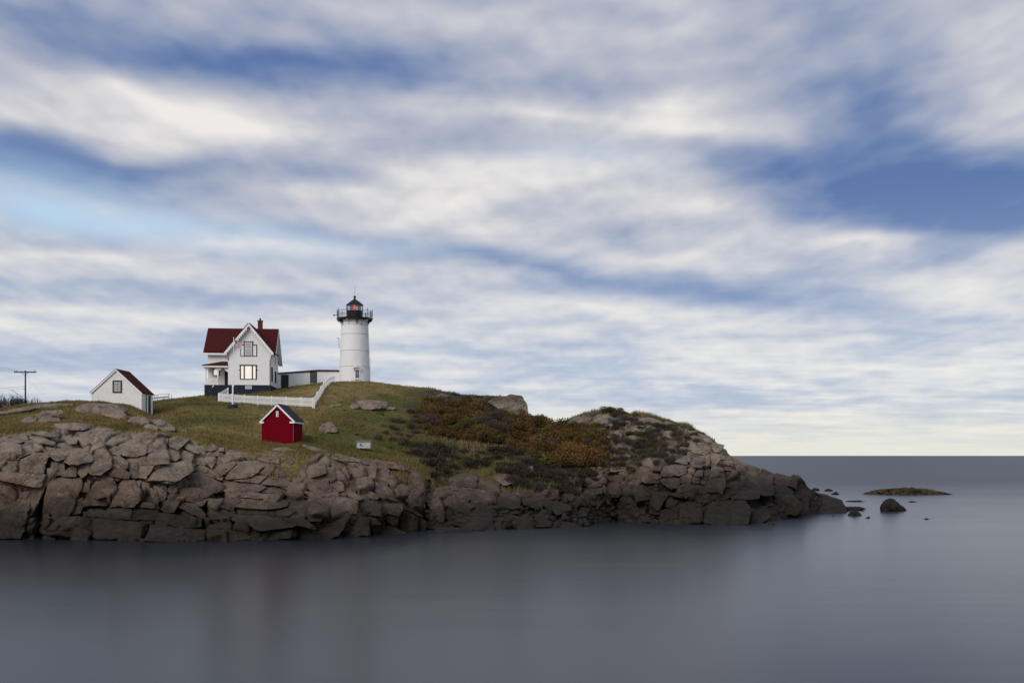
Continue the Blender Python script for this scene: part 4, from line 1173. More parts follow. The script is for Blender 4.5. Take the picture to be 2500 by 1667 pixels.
for sx in (-1, 1):
    for (z0, z1) in ((-0.61, -0.02), (0.02, 0.545)):
        x0, x1 = (0.015, 0.25) if sx > 0 else (-0.25, -0.015)
        face('pane', M['glass'], w, [(x0, x1, -0.03, 0.0, z0, z1)], (0, 0, 0), 0)
face('sash', M['trim'], w, [(-0.248, 0.248, -0.045, -0.032, -0.02, 0.02), (-0.015, 0.015, -0.055, -0.033, -0.6, -0.021), (-0.015, 0.015, -0.055, -0.033, 0.021, 0.54)], (0, 0, 0), 0)
hood = MB().add([], [])
poly = [(-0.60, 0.70), (-0.60, 0.80), (-0.35, 0.90), (0, 0.98), (0.35, 0.90), (0.60, 0.80), (0.60, 0.70), (0.36, 0.80), (0, 0.87), (-0.36, 0.80)]
hood.prism([(-0.62, 0.72), (-0.62, 0.79), (-0.34, 0.90), (0, 0.97), (0, 0.89), (-0.34, 0.82)], 'y', -0.22, 0.15).prism([(0.62, 0.72), (0.34, 0.82), (0, 0.89), (0, 0.97), (0.34, 0.90), (0.62, 0.79)], 'y', -0.22, 0.15)
hood.box(-0.55, -0.46, -0.15, 0.15, 0.42, 0.74).box(0.46, 0.55, -0.15, 0.15, 0.42, 0.74)
h = hood.build('hood', M['trim'], w)
MB().tube([(-2.08, -0.75, 4.9 + H0), (-2.12, -0.8, 6.3 + H0)], 0.03, 6).tube([(-2.12, -0.8, 6.3 + H0), (-2.3, -0.85, 6.36 + H0)], 0.05, 6).build('bracket_lamp', M['iron'], tower)
MB().tube([(2.02, -0.6, 8.2 + H0), (2.45, -0.7, 0.0)], 0.010, 4).build('cable', M['wire'], tower)

# ------------------------------------------------------------------ keeper's house
HX, HYY, HZ = pxx(556.7, 135), 135.0, 13.43
house = empty('keepers_house', (HX, HYY, HZ), R(6))
tag(house, 'white gabled keeper\'s house with dark red roof and navy foundation beside the lighthouse', 'house')
B = 1.9                                                       # floor level above the empty
def bx(nm, mat, parent, *boxes):
    m = MB()
    for q in boxes:
        m.box(q[0], q[1], q[2], q[3], q[4] + B, q[5] + B)
    return m.build(nm, mat, parent)
bx('foundation', M['navy'], house, (-3.07, -0.02, 0.16, 8.2, -2.6, 0), (-0.018, 5.52, -0.02, 8.2, -2.6, 0))
# walls
fr = MB().prism([(0, B), (5.5, B), (5.5, 4.42 + B), (2.75, 7.76 + B), (0, 4.42 + B)], 'y', 0, 4.4)
fr.build('front_wall', M['white'], house)
MB().prism([(2.2, B), (8.2, B), (8.2, 4.3 + B), (5.1, 7.70 + B), (2.2, 4.70 + B)], 'x', -3.0, -0.004).prism([(4.402, B), (8.2, B), (8.2, 4.3 + B), (5.1, 7.70 + B), (4.402, 6.9 + B)], 'x', -0.002, 5.5).prism(
    [(2.2, 4.41 + B), (4.4, 4.41 + B), (4.4, 6.9 + B), (2.2, 4.70 + B)], 'x', 5.30, 5.498).build('main_wall', M['white'], house)
# roofs
def roofpair(ridge, eL, eR, t):
    pass
ap = (2.75, 8.05 + B)
sl = 1.213
m = MB()
m.slab((2.75, -0.45, ap[1]), (2.75, 5.1, ap[1]), (-0.42, 5.1, ap[1] - 3.17 * sl), (-0.42, -0.45, ap[1] - 3.17 * sl), -0.14)
m.slab((2.75, 5.1, ap[1]), (2.75, -0.45, ap[1]), (5.92, -0.45, ap[1] - 3.17 * sl), (5.92, 5.1, ap[1] - 3.17 * sl), -0.14)
front_roof = m.build('front_roof', M['roof'], house)
m = MB()
zr, ze, zb = 7.95 + B, 4.36 + B, 3.45 + B
m.slab((-3.5, 1.72, ze), (-3.5, 5.1, zr), (5.95, 5.1, zr), (5.95, 1.72, ze), 0.14)
m.slab((5.95, 5.1, zr), (-3.5, 5.1, zr), (-3.5, 9.1, zb), (5.95, 9.1, zb), 0.14)
main_roof = m.build('main_roof', M['roof'], house)
# front eave board of the left wing, right-hand barge boards
bx('eave_board', M['trim'], house, (-3.5, -0.30, 1.64, 1.715, 4.08, 4.33), (-3.0, -0.02, 1.715, 2.19, 4.08, 4.12))
m = MB()
m.slab((5.953, 5.1, zr + 0.02), (5.953, 9.12, zb + 0.02), (5.953, 9.12, zb - 0.30), (5.953, 5.1, zr - 0.36), 0.05)
m.slab((5.953, 5.1, zr - 0.36), (5.953, 1.72, ze - 0.32), (5.953, 1.72, ze + 0.01), (5.953, 5.1, zr + 0.02), 0.05)
m.build('gable_board', M['trim'], house)
m = MB()
m.slab((5.5, 5.1, zr - 0.17), (5.5, 9.05, zb - 0.17), (5.948, 9.05, zb - 0.17), (5.948, 5.1, zr - 0.17), -0.03)
m.slab((5.5, 1.78, ze - 0.17), (5.5, 5.1, zr - 0.17), (5.948, 5.1, zr - 0.17), (5.948, 1.78, ze - 0.17), 0.03)
m.build('soffit', M['trim'], house)
m = MB()
for sx in (-1, 1):
    e = 3.19
    x1, z1 = 2.75 + sx * e, ap[1] - e * sl
    q = [(2.75, ap[1] + 0.03), (x1, z1 + 0.03), (x1, z1 - 0.34), (2.75, ap[1] - 0.34)]
    m.prism(q, 'y', -0.52, -0.455)
m.build('bargeboard', M['trim'], house)
for sx in (-1, 1):
    for i in range(13):
        d = 0.35 + i * 0.215
        cx, cz = 2.75 + sx * d, ap[1] - d * sl - 0.40
        pts = [(cx + 0.13 * math.cos(2 * math.pi * k / 9), cz + 0.13 * math.sin(2 * math.pi * k / 9)) for k in range(9)]
        MB().prism(pts, 'y', -0.508, -0.462).build('scallop', M['trim'], house)
for sx in (-1, 1):
    x = 2.75 + sx * 2.88
    m = MB().prism([(x - 0.05, 4.05 + B), (x + 0.05, 4.05 + B), (x + 0.05, 4.40 + B), (x - 0.05, 4.40 + B)], 'y', -0.44, -0.02)
    m.tube([(x, -0.40, 4.10 + B), (x, -0.10, 3.72 + B)], 0.06, 6)
    m.build('eave_bracket', M['trim'], house)
# chimney
ch = bx('chimney', M['brick'], house, (3.16, 3.76, 4.85, 5.40, 6.9, 9.05), (3.10, 3.82, 4.79, 5.46, 9.052, 9.16))
MB().tube([(3.46, 5.12, 9.16 + B), (3.46, 5.12, 9.48 + B)], 0.13, 10).build('chimney_pot', M['brick'], ch)
# windows
def window(nm, parent, outer, panes, mat_pane, depth=0.07, bars=(), frame_mat=None, zoff=0.0):
    """outer: frame boxes (x0,x1,z0,z1) on the y=0 face; panes as (x0,x1,z0,z1)"""
    m = MB()
    for x0, x1, z0, z1 in outer:
        m.box(x0, x1, -depth, 0.02, z0 + B, z1 + B)
    w = m.build(nm, frame_mat or M['dark'], parent)
    for x0, x1, z0, z1 in panes:
        MB().box(x0, x1, -depth * 0.45, 0.01, z0 + B, z1 + B).build('pane', mat_pane, w)
    if bars:
        m = MB()
        for x0, x1, z0, z1 in bars:
            m.box(x0, x1, -depth * 0.75, -depth * 0.46, z0 + B, z1 + B)
        m.build('sash', M['trim'], w)
    return w
def zr_(y):
    return (1172 - y) / 87.1
def xr_(x):
    return (x - 455) / 87.1
x0, x1, z0, z1 = xr_(588), xr_(778), zr_(1108), zr_(940)
fw = 0.13
xm0, xm1 = xr_(632), xr_(735)
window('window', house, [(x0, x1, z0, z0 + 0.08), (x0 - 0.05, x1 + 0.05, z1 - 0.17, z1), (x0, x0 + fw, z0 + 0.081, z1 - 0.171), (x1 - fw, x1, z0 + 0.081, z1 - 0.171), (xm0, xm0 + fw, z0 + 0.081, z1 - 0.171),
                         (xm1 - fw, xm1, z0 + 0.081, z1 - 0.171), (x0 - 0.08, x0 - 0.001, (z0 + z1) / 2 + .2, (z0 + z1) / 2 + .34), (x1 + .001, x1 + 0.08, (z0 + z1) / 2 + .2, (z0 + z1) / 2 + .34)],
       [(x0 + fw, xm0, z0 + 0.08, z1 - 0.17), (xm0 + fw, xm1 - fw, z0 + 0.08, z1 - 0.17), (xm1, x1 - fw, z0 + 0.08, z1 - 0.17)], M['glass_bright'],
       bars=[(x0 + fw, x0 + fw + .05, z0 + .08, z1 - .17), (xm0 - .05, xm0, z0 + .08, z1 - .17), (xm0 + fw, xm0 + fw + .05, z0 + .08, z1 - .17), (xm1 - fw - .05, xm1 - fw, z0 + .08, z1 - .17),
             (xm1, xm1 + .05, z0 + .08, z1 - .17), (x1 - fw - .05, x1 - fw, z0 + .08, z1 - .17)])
z0, z1, zs = zr_(842), zr_(680), zr_(718)
x0, x1 = xr_(594), xr_(780)
xm0, xm1 = xr_(632), xr_(738)
window('window', house, [(x0, x1, z0, z0 + 0.06), (x0, x0 + .09, z0 + .061, zs), (x0, xm0 - .001, zs + .001, zs + .12), (xm1 + .001, x1, zs + .001, zs + .12), (x1 - .09, x1, z0 + .061, zs),
                         (xm0, xm0 + .13, z0 + .061, z1), (xm1 - .13, xm1, z0 + .061, z1), (xm0 - 0.03, xm1 + 0.03, z1 + .001, z1 + .12)],
       [(xm0 + .13, xm1 - .13, z0 + .06, z1)], M['glass_curtain'],
       bars=[(x0 + .09, xm0, z0 + .061, zs - .001), (xm1, x1 - .09, z0 + .061, zs - .001), (xm0 + .13, xm0 + .2, z0 + .06, z1), (xm1 - .2, xm1 - .13, z0 + .06, z1), (xm0 + .2, xm1 - .2, z1 - .07, z1), (xm0 + .2, xm1 - .2, (z0 + z1) / 2 - .03, (z0 + z1) / 2 + .03)])
x0, x1, z0, z1 = xr_(650), xr_(722), zr_(1218), zr_(1182)
w = window('window', house, [(x0, x1, z0, z0 + .05), (x0, x1, z1 - .05, z1), (x0, x0 + .05, z0 + .051, z1 - .051), (x1 - .05, x1, z0 + .051, z1 - .051)], [(x0 + .05, x1 - .05, z0 + .05, z1 - .05)], M['glass_curtain'], frame_mat=M['trim'])
w.location.y = -0.022
def side_window(y, z0, z1, w=0.85, mat=None):
    m = MB()
    for a0, a1, c0, c1 in ((y - w / 2, y + w / 2, z0, z0 + .1), (y - w / 2 - .08, y + w / 2 + .08, z1 - .18, z1), (y - w / 2, y - w / 2 + .12, z0 + .101, z1 - .181), (y + w / 2 - .12, y + w / 2, z0 + .101, z1 - .181)):
        m.box(5.49, 5.60, a0, a1, c0 + B, c1 + B)
    o = m.build('window', mat or M['dark'], house)
    MB().box(5.49, 5.54, y - w / 2 + .12, y + w / 2 - .12, z0 + .1 + B, z1 - .18 + B).build('pane', M['glass'], o)
side_window(1.2, 0.55, 2.45)
side_window(5.0, 0.65, 2.2)
side_window(5.0, 3.0, 4.15, 0.7, M['trim'])
# down pipe
MB().tube([(5.85, -0.3, 4.0 + B), (5.55, -0.06, 3.5 + B), (5.44, -0.06, 3.3 + B), (5.44, -0.06, 0.0 + B)], 0.045, 6).build('downpipe', M['dark'], house)
MB().tube([(0.02, -0.05, 4.3 + B), (0.02, -0.05, 3.2 + B)], 0.04, 6).build('downpipe', M['dark'], house)
# porch on the left
m = MB()
e, tp = 2.60 + B, 3.27 + B
pts = [(-3.35, -0.15, e), (-0.004, -0.15, e), (-0.004, 2.19, tp), (-1.15, 2.19, tp), (-3.35, 2.19, e)]
low = [(x, y, e - 0.10) for x, y, z in pts]
m.add(pts + low, [(0, 1, 2, 3), (0, 3, 4), (9, 8, 7, 6, 5), (0, 5, 6, 1), (1, 6, 7, 2), (2, 7, 8, 3), (3, 8, 9, 4), (4, 9, 5, 0)])
m.build('porch_roof', M['roof'], house)
bx('porch_fascia', M['trim'], house, (-3.30, -0.01, -0.12, 0.30, 2.30, 2.495), (-3.30, -3.0, 0.301, 2.19, 2.30, 2.495))
bx('porch_ceiling', M['trim'], house, (-2.99, -0.01, 0.302, 2.19, 2.36, 2.42))
for x in (-2.92, -1.36):
    bx('porch_post', M['trim'], house, (x - 0.08, x + 0.08, 0.20, 0.36, 0.0, 2.298))
    for sx in (-1, 1):
        if x < -2.5 and sx < 0:
            continue
        q = [(x + sx * 0.082, 2.297), (x + sx * 0.082, 1.88)] + [(x + sx * (0.082 + 0.36 * math.sin(t)), 1.88 + 0.36 * (1 - math.cos(t))) for t in (0.35, 0.7, 1.05, 1.4)] + [(x + sx * 0.46, 2.297)]
        MB().prism([(a, b + B) for a, b in q], 'y', 0.24, 0.32).build('porch_bracket', M['trim'], house)
q = [(-0.012, 2.297), (-0.012, 1.72)] + [(-0.012 - 0.50 * math.sin(t), 1.72 + 0.50 * (1 - math.cos(t))) for t in (0.35, 0.7, 1.05, 1.4)] + [(-0.53, 2.297)]
MB().prism([(a, b + B) for a, b in q], 'y', 0.24, 0.32).build('porch_bracket', M['trim'], house)
bx('porch_rail', M['trim'], house, (-2.84, -1.44, 0.25, 0.31, 0.72, 0.80))
bx('porch_rail', M['trim'], house, (-2.84, -1.44, 0.25, 0.31, 0.06, 0.12))
for i in range(11):
    x = -2.72 + i * 0.12
    bx('baluster', M['trim'], house, (x - 0.02, x + 0.02, 0.26, 0.30, 0.12, 0.72))
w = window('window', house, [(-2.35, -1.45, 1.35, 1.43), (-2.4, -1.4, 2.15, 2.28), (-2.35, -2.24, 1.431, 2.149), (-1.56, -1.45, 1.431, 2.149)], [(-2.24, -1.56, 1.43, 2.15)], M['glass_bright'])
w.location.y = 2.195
d = bx('door', M['door'], house, (-0.72, -0.06, 2.12, 2.215, 0.0, 2.1))
bx('door_frame', M['dark'], d, (-0.80, -0.721, 2.13, 2.21, 0.0, 2.1), (-0.80, -0.06, 2.13, 2.21, 2.101, 2.2))
for i in range(7):
    bx('step', M['navy'], house, (-1.28, -0.15, 0.158 - 0.27 * (i + 1), 0.158 - 0.27 * i - 0.002, -2.4, -0.22 * (i + 1)))
MB().tube([(-1.36, 0.2, 0.9 + B), (-1.42, -0.3, 0.55 + B), (-1.75, -1.5, -0.45 + B)], 0.045, 6).build('step_handrail', M['trim'], house)
MB().tube([(-1.75, -1.5, -0.45 + B), (-1.75, -1.5, -2.2 + B)], 0.04, 6).build('step_post', M['dark'], house)

# ------------------------------------------------------------------ covered passage between house and tower
pa = Vector((pxx(677.5, 143.3), 143.3, 0))
pb = Vector((pxx(829, 144.8), 144.8, 0))
plen = (pb - pa).length
prot = math.atan2(pb.y - pa.y, pb.x - pa.x)
PZ = 14.2
passage = empty('covered_passage', (pa.x, pa.y, PZ), prot)
tag(passage, 'low white passage with thin red roof joining the house to the lighthouse', 'passage')
def pz(y):
    return pzz(690 + y * 0.21259, 143.5) - PZ
def pxl(x):
    return (x - 1020) / (1735 - 1020) * plen
zl, zk, ze2 = pz(1052), pz(1012), pz(1010)
xk = pxl(1490)
MB().prism([(0, -0.6), (plen, -0.6), (plen, ze2), (xk, zk), (0, zl)], 'y', 0, 1.9).build('wall', M['white'], passage)
MB().prism([(-0.05, zl + 0.003), (xk, zk + 0.003), (plen, ze2 + 0.003), (plen, ze2 + 0.19), (xk, zk + 0.22), (-0.05, zl + 0.19)], 'y', -0.14, 2.04).build('roof', M['roof'], passage)
d = MB().box(pxl(1065), pxl(1142), -0.05, 0.02, pz(1228), pz(1056)).build('door', M['green'], passage)
MB().box(pxl(1060), pxl(1064.5), -0.06, 0.02, pz(1228), pz(1052)).box(pxl(1142.5), pxl(1147), -0.06, 0.02, pz(1228), pz(1052)).box(pxl(1058), pxl(1150), -0.2, 0.02, pz(1242), pz(1229)).build('door_frame', M['green'], d)
x0, x1, z0, z1 = pxl(1394), pxl(1472), pz(1146), pz(1020)
w = MB().box(x0, x1, -0.06, 0.02, z0, z0 + .07).box(x0, x1, -0.06, 0.02, z1 - .09, z1).box(x0, x0 + .1, -0.06, 0.02, z0 + .071, z1 - .091).box(x1 - .1, x1, -0.06, 0.02, z0 + .071, z1 - .091).build('window', M['green'], passage)
MB().box(x0 + .1, x1 - .1, -0.03, 0.01, z0 + .07, z1 - .09).build('pane', M['glass'], w)
MB().box(pxl(1020), pxl(1200), -0.03, 0.0, -0.6, pz(1238)).build('base_board', M['trim'], passage)

# ------------------------------------------------------------------ white workshop on the left
SX, SY, SZ = pxx(224, 110), 110.0, 10.0
shed = empty('white_workshop', (SX, SY, SZ))
tag(shed, 'weathered white clapboard workshop with red roof standing behind the rock dome', 'shed')
def wz(y):
    return pzz(850 + y * .3125, 110) - SZ
W_ = pxx(345, 110) - SX
ez, az_ = wz(350), wz(172)
MB().prism([(0, -0.8), (W_, -0.8), (W_, ez), (W_ / 2 - 0.02, az_), (0, ez)], 'y', 0, 3.5).build('wall', M['white_shed'], shed)
m = MB()
xm = W_ / 2 - 0.02
sl2 = (az_ - ez) / (W_ / 2)
e = W_ / 2 + 0.14
m.slab((xm, -0.1, az_ + .10), (xm, 3.6, az_ + .10), (xm - e, 3.6, az_ + .10 - e * sl2), (xm - e, -0.1, az_ + .10 - e * sl2), -0.085)
m.slab((xm, 3.6, az_ + .10), (xm, -0.1, az_ + .10), (xm + e, -0.1, az_ + .10 - e * sl2), (xm + e, 3.6, az_ + .10 - e * sl2), -0.085)
m.build('roof', M['roof'], shed)
m = MB()
for sx in (-1, 1):
    q = [(xm, az_ + .115), (xm + sx * (e + .01), az_ + .115 - (e + .01) * sl2), (xm + sx * (e + .01), az_ - .05 - (e + .01) * sl2), (xm, az_ - .05)]
    m.prism(q, 'y', -0.14, -0.103)
m.build('rake_board', M['trim'], shed)
m = MB().box(-0.03, 0.09, -0.03, -0.002, -0.8, ez - 0.05).box(W_ - 0.09, W_ + 0.03, -0.03, -0.002, -0.8, ez - 0.05)
m.build('corner_board', M['trim'], shed)
x0, x1, z0, z1 = (873 - 717) / (1087 - 717) * W_, (943 - 717) / (1087 - 717) * W_, wz(348), wz(251)
w = MB().box(x0, x1, -.06, .02, z0, z0 + .13).box(x0, x1, -.06, .02, z1 - .13, z1).box(x0, x0 + .13, -.06, .02, z0 + .131, z1 - .131).box(x1 - .13, x1, -.06, .02, z0 + .131, z1 - .131).build('window', M['green'], shed)
nw, nh = (x1 - x0 - .26) / 2, (z1 - z0 - .26) / 4
for i in range(2):
    for j in range(4):
        MB().box(x0 + .13 + i * nw + .02, x0 + .13 + (i + 1) * nw - .02, -.03, .01, z0 + .13 + j * nh + .02, z0 + .13 + (j + 1) * nh - .02).build('pane', M['glass_curtain'], w)
MB().box(x0 + .13, x1 - .13, -.025, .005, z0 + .13, z1 - .13).build('sash', M['green'], w)
wn = MB()
for y0, y1, a, b in ((1.35, 1.45, wz(500), wz(372)),):
    wn.box(W_ + 0.001, W_ + .07, y0, y1, -0.5, ez)
wn.build('downpipe', M['dark'], shed)
d = MB().box(W_ - .02, W_ + .05, 1.95, 2.75, -0.25, ez - 0.12).build('shutter', M['dark'], shed)
MB().box(W_ - .02, W_ + .05, 1.75, 1.949, -0.25, ez - 0.12).box(W_ - .02, W_ + .05, 2.751, 2.9, -0.25, ez - 0.12).build('shutter_frame', M['trim'], d)

# ------------------------------------------------------------------ red oil house
OX, OY = pxx(638.9, 91), 91.0
OZ = pzz(1081, 91)
oil = empty('oil_house', (OX, OY, OZ - 0.05), R(-2))
tag(oil, 'small red gabled oil house with white trim and grey roof below the picket fence', 'shed')
OW, OD, OH = 2.84, 3.3, 2.02
OA = (1079 - 983) / F * 91
sl3 = 1.06
MB().prism([(0, -0.8), (OW, -0.8), (OW, OH), (OW / 2, OA - .12), (0, OH)], 'y', 0, OD).build('wall', M['shed_red'], oil)
MB().box(-.03, OW + .03, -.035, OD + .03, -.8, .16).build('plinth', M['shed_red'], oil)
e = OW / 2 + .14
zt = OA
s3 = (OA - OH + .02) / (OW / 2 + .1)
m = MB()
m.slab((OW / 2, -.1, zt), (OW / 2, OD + .12, zt), (OW / 2 - e, OD + .12, zt - e * s3), (OW / 2 - e, -.1, zt - e * s3), -.07)
m.slab((OW / 2, OD + .12, zt), (OW / 2, -.1, zt), (OW / 2 + e, -.1, zt - e * s3), (OW / 2 + e, OD + .12, zt - e * s3), -.07)
m.build('roof', M['slate'], oil)
m = MB()
for sx in (-1, 1):
    q = [(OW / 2, zt + .015), (OW / 2 + sx * (e + .01), zt + .015 - (e + .01) * s3), (OW / 2 + sx * (e + .01), zt - .17 - (e + .01) * s3), (OW / 2, zt - .19)]
    m.prism(q, 'y', -.15, -.103)
m.build('rake_board', M['trim'], oil)
zc = zt - e * s3
for x0, x1 in ((-.14, .22), (OW - .30, OW + .14)):
    MB().box(x0, x1, -.16, -.005, zc - .17, zc - .02).build('cornice_return', M['trim'], oil)
MB().box(OW + .002, OW + .12, -.002, OD + .11, zc - .15, zc - .02).build('eave_board', M['trim'], oil)
MB().box(-.12, -.002, -.002, OD + .11, zc - .15, zc - .02).build('eave_board', M['trim'], oil)
v = MB().box(OW / 2 - .12, OW / 2 + .08, -.03, .01, zt - 1.13, zt - .62).build('gable_vent', M['trim'], oil)
for i in range(5):
    z = zt - 1.08 + i * .088
    MB().box(OW / 2 - .085, OW / 2 + .045, -.036, -.031, z, z + .03).build('louvre', M['interior'], v)
MB().box(OW - .012, OW + .012, -.02, .0, .16, OH).build('corner_bead', paint('rose_trim', (0.42, 0.12, 0.13), 0.7), oil)

# ------------------------------------------------------------------ picket fence
fence = empty('picket_fence', (0, 0, 0))
tag(fence, 'white picket fence enclosing the yard in front of the house', 'fence')
def fpt(px, Y):
    x = pxx(px, Y)
    return Vector((x, Y, ground(x, Y)))
FP = [fpt(555, 134.0), fpt(533, 128.5), fpt(766, 113), fpt(792, 127), fpt(818, 140.5)]
fence.location = FP[1]
pk = MB().add([(-.057, -.012, -.03), (.057, -.012, -.03), (.057, -.012, .93), (0, -.012, .99), (-.057, -.012, .93), (-.057, .012, -.03), (.057, .012, -.03), (.057, .012, .93), (0, .012, .99), (-.057, .012, .93)],
              [(0, 1, 2, 3, 4), (9, 8, 7, 6, 5), (0, 5, 6, 1), (1, 6, 7, 2), (2, 7, 8, 3), (3, 8, 9, 4), (4, 9, 5, 0)])
picket0 = pk.build('picket', M['fence'], fence)
first = True
for (a, b), n in zip(((FP[0], FP[1]), (FP[1], FP[2]), (FP[2], FP[3]), (FP[3], FP[4])), (14, 96, 40, 40)):
    d = b - a
    rz = math.atan2(d.y, d.x)
    prev = None
    for i in range(n + 1):
        t = i / n
        x, y = a.x + d.x * t, a.y + d.y * t
        z = ground(x, y) + 0.06
        if i < n:
            o = picket0 if first else picket0.copy()
            if not first:
                COL.objects.link(o)
                o.parent = fence
            first = False
            o.location = Vector((x, y, z)) - fence.location
            o.rotation_euler = (0, 0, rz)
        if i % 14 == 0 or i == n:
            nrm = Vector((-math.sin(rz), math.cos(rz), 0)) * 0.08
            p = Vector((x, y, z)) + nrm - fence.location
            MB().box(p.x - .06, p.x + .06, p.y - .06, p.y + .06, p.z - .5, p.z + 1.03).build('fence_post', M['fence'], fence)
            if prev is not None:
                for h in (0.22, 0.76):
                    q0, q1 = prev + Vector((0, 0, h)), p + Vector((0, 0, h))
                    MB().tube([q0 - nrm * 0.45, q1 - nrm * 0.45], 0.045, 4).build('fence_rail', M['fence'], fence)
            prev = p

# ------------------------------------------------------------------ flagpole and flag
fx, fy = pxx(568.4, 118), 118.0
fz = pzz(992, 118)
fp = empty('flagpole', (fx, fy, fz))
tag(fp, 'white flagpole on a round dark base in the grass before the fence', 'flagpole')
MB().lathe([(0.62, -0.4), (0.62, 0.10), (0.55, 0.20), (0.40, 0.24)], 20).build('base', M['navy'], fp)
MB().lathe([(0.095, 0.24), (0.09, 2.55)], 10).build('pole_socket', M['trim'], fp)
MB().lathe([(0.055, 2.3), (0.035, 7.82)], 8, c=(0.10, 0, 0)).build('pole', M['trim'], fp)
MB().lathe([(0.01, 7.82), (0.06, 7.87), (0.06, 7.93), (0.01, 7.98)], 8, c=(0.10, 0, 0)).build('finial', M['trim'], fp)
nu, nv = 14, 13
vs, fs, ms = [], [], []
for j in range(nv + 1):
    for i in range(nu + 1):
        s, t = i / nu, j / nv
        droop = 0.34 * s ** 1.4
        x = 0.17 + 0.82 * s + 0.05 * math.sin(7 * s + 2 * t)
        y = 0.10 * math.sin(9 * s + 1.5 * t) * s
        z = 7.68 - 0.86 * t * (1 - 0.12 * s) - droop - 0.05 * math.sin(8 * s + 1)
        vs.append((x + 0.12 * t * (1 - s), y, z))
for j in range(nv):
    for i in range(nu):
        k = j * (nu + 1) + i
        fs.append((k, k + nu + 1, k + nu + 2, k + 1))
        ms.append(2 if (i < nu * 0.42 and j < 7) else (0 if j % 2 == 0 else 1))
me = bpy.data.meshes.new('flag')
me.from_pydata(vs, [], fs)
for mm in ('flag_r', 'flag_w', 'flag_b'):
    me.materials.append(M[mm])
me.polygons.foreach_set('material_index', ms)
me.polygons.foreach_set('use_smooth', [True] * len(fs))
flag = link(bpy.data.objects.new('flag', me))
flag.location = (fx, fy, fz)
tag(flag, 'red and white striped flag with blue canton drooping from the flagpole', 'flag')
sol = flag.modifiers.new('thickness', 'SOLIDIFY')
sol.thickness = 0.006
st = MB()
for r_ in range(6):
    for c_ in range(6 if r_ % 2 == 0 else 5):
        s = (c_ + 0.5 + (0 if r_ % 2 == 0 else 0.5)) / 6.2 * 0.40
        t = (r_ + 0.6) / 6.3 * 0.53
        x = 0.17 + 0.82 * s + 0.05 * math.sin(7 * s + 2 * t) + 0.12 * t * (1 - s)
        y = 0.10 * math.sin(9 * s + 1.5 * t) * s - 0.014
        z = 7.68 - 0.86 * t * (1 - 0.12 * s) - 0.34 * s ** 1.4 - 0.05 * math.sin(8 * s + 1)
        pts = [(x + (0.018 if k % 2 == 0 else 0.008) * math.sin(math.pi * k / 5), y, z + (0.018 if k % 2 == 0 else 0.008) * math.cos(math.pi * k / 5)) for k in range(10)]
        st.add(pts, [tuple(range(10))])
st.build('stars', M['flag_w'], flag)

# ------------------------------------------------------------------ utility pole, wires
ux, uy = pxx(62, 140), 140.0
pole = empty('utility_pole', (ux, uy, pzz(1010, 140)))
tag(pole, 'dark wooden utility pole with one crossarm behind the bare shrubs', 'utility pole')
def uz(y):
    return pzz(860 + y * 0.10204, 140) - pole.location.z
def uxx(x):
    return pxx(x * 0.10204, 140) - ux
MB().tube([(0, 0, -1.5), (0.0, 0, uz(432))], 0.13, 8, r2=0.095).build('pole_shaft', M['wood'], pole)
MB().box(uxx(350), uxx(880), -0.20, -0.09, uz(490), uz(462)).build('crossarm', M['wood'], pole)
for sx in (-1, 1):
    MB().tube([(sx * 0.45, -0.16, uz(490)), (0, -0.13, uz(565))], 0.025, 4).build('arm_brace', M['wood'], pole)
for x in (365, 420, 840):
    MB().lathe([(0.02, 0), (0.045, 0.04), (0.03, 0.09), (0.05, 0.13), (0.01, 0.17)], 8, c=(uxx(x), -0.145, uz(462))).build('insulator', M['iron'], pole)
for y in (820, 875):
    MB().tube([(-0.08, -0.05, uz(y)), (-0.26, -0.05, uz(y))], 0.035, 5).build('cable_bracket', M['iron'], pole)
def wire(p0, p1, sag, lab, r=0.013):
    p0, p1 = Vector(p0), Vector(p1)
    m = MB()
    m.tube([(p0.lerp(p1, i / 12) - p0) - Vector((0, 0, sag * 4 * (i / 12) * (1 - i / 12))) for i in range(13)], r, 4)
    o = m.build('overhead_wire', M['wire'])
    o.location = p0
    tag(o, lab, 'wire', 'overhead wires leaving the utility pole')
def upt(x, y, dy=0.0):
    return wpt(x * 0.10204, 860 + y * 0.10204, 140 + dy)
wire(upt(560, 440), upt(-2600, -330, -8), 0.5, 'topmost overhead wire running left from the head of the utility pole')
wire(upt(420, 448), upt(-2600, -210, -8), 0.5, 'upper overhead wire running left from the middle of the crossarm')
wire(upt(365, 460), upt(-2600, 40, -8), 0.5, 'overhead wire running left from the end of the crossarm')
wire(upt(555, 818), upt(-2600, 760, -8), 0.5, 'thick lower cable running left from the utility pole')
wire(upt(560, 872), upt(-2600, 860, -8), 0.5, 'lowest cable running left from the utility pole', 0.010)
wire(upt(640, 560), upt(1180, 1120, 4), 0.3, 'thin guy wire slanting down right of the utility pole', 0.007)
o = MB().tube([(0, 0, 0), Vector(upt(540, 1070)) - Vector(upt(270, 900))], 0.03, 5).build('slanting_strut', M['wood'])
o.location = upt(270, 900)
tag(o, 'thin dark strut slanting out of the bare shrubs left of the pole', 'strut')

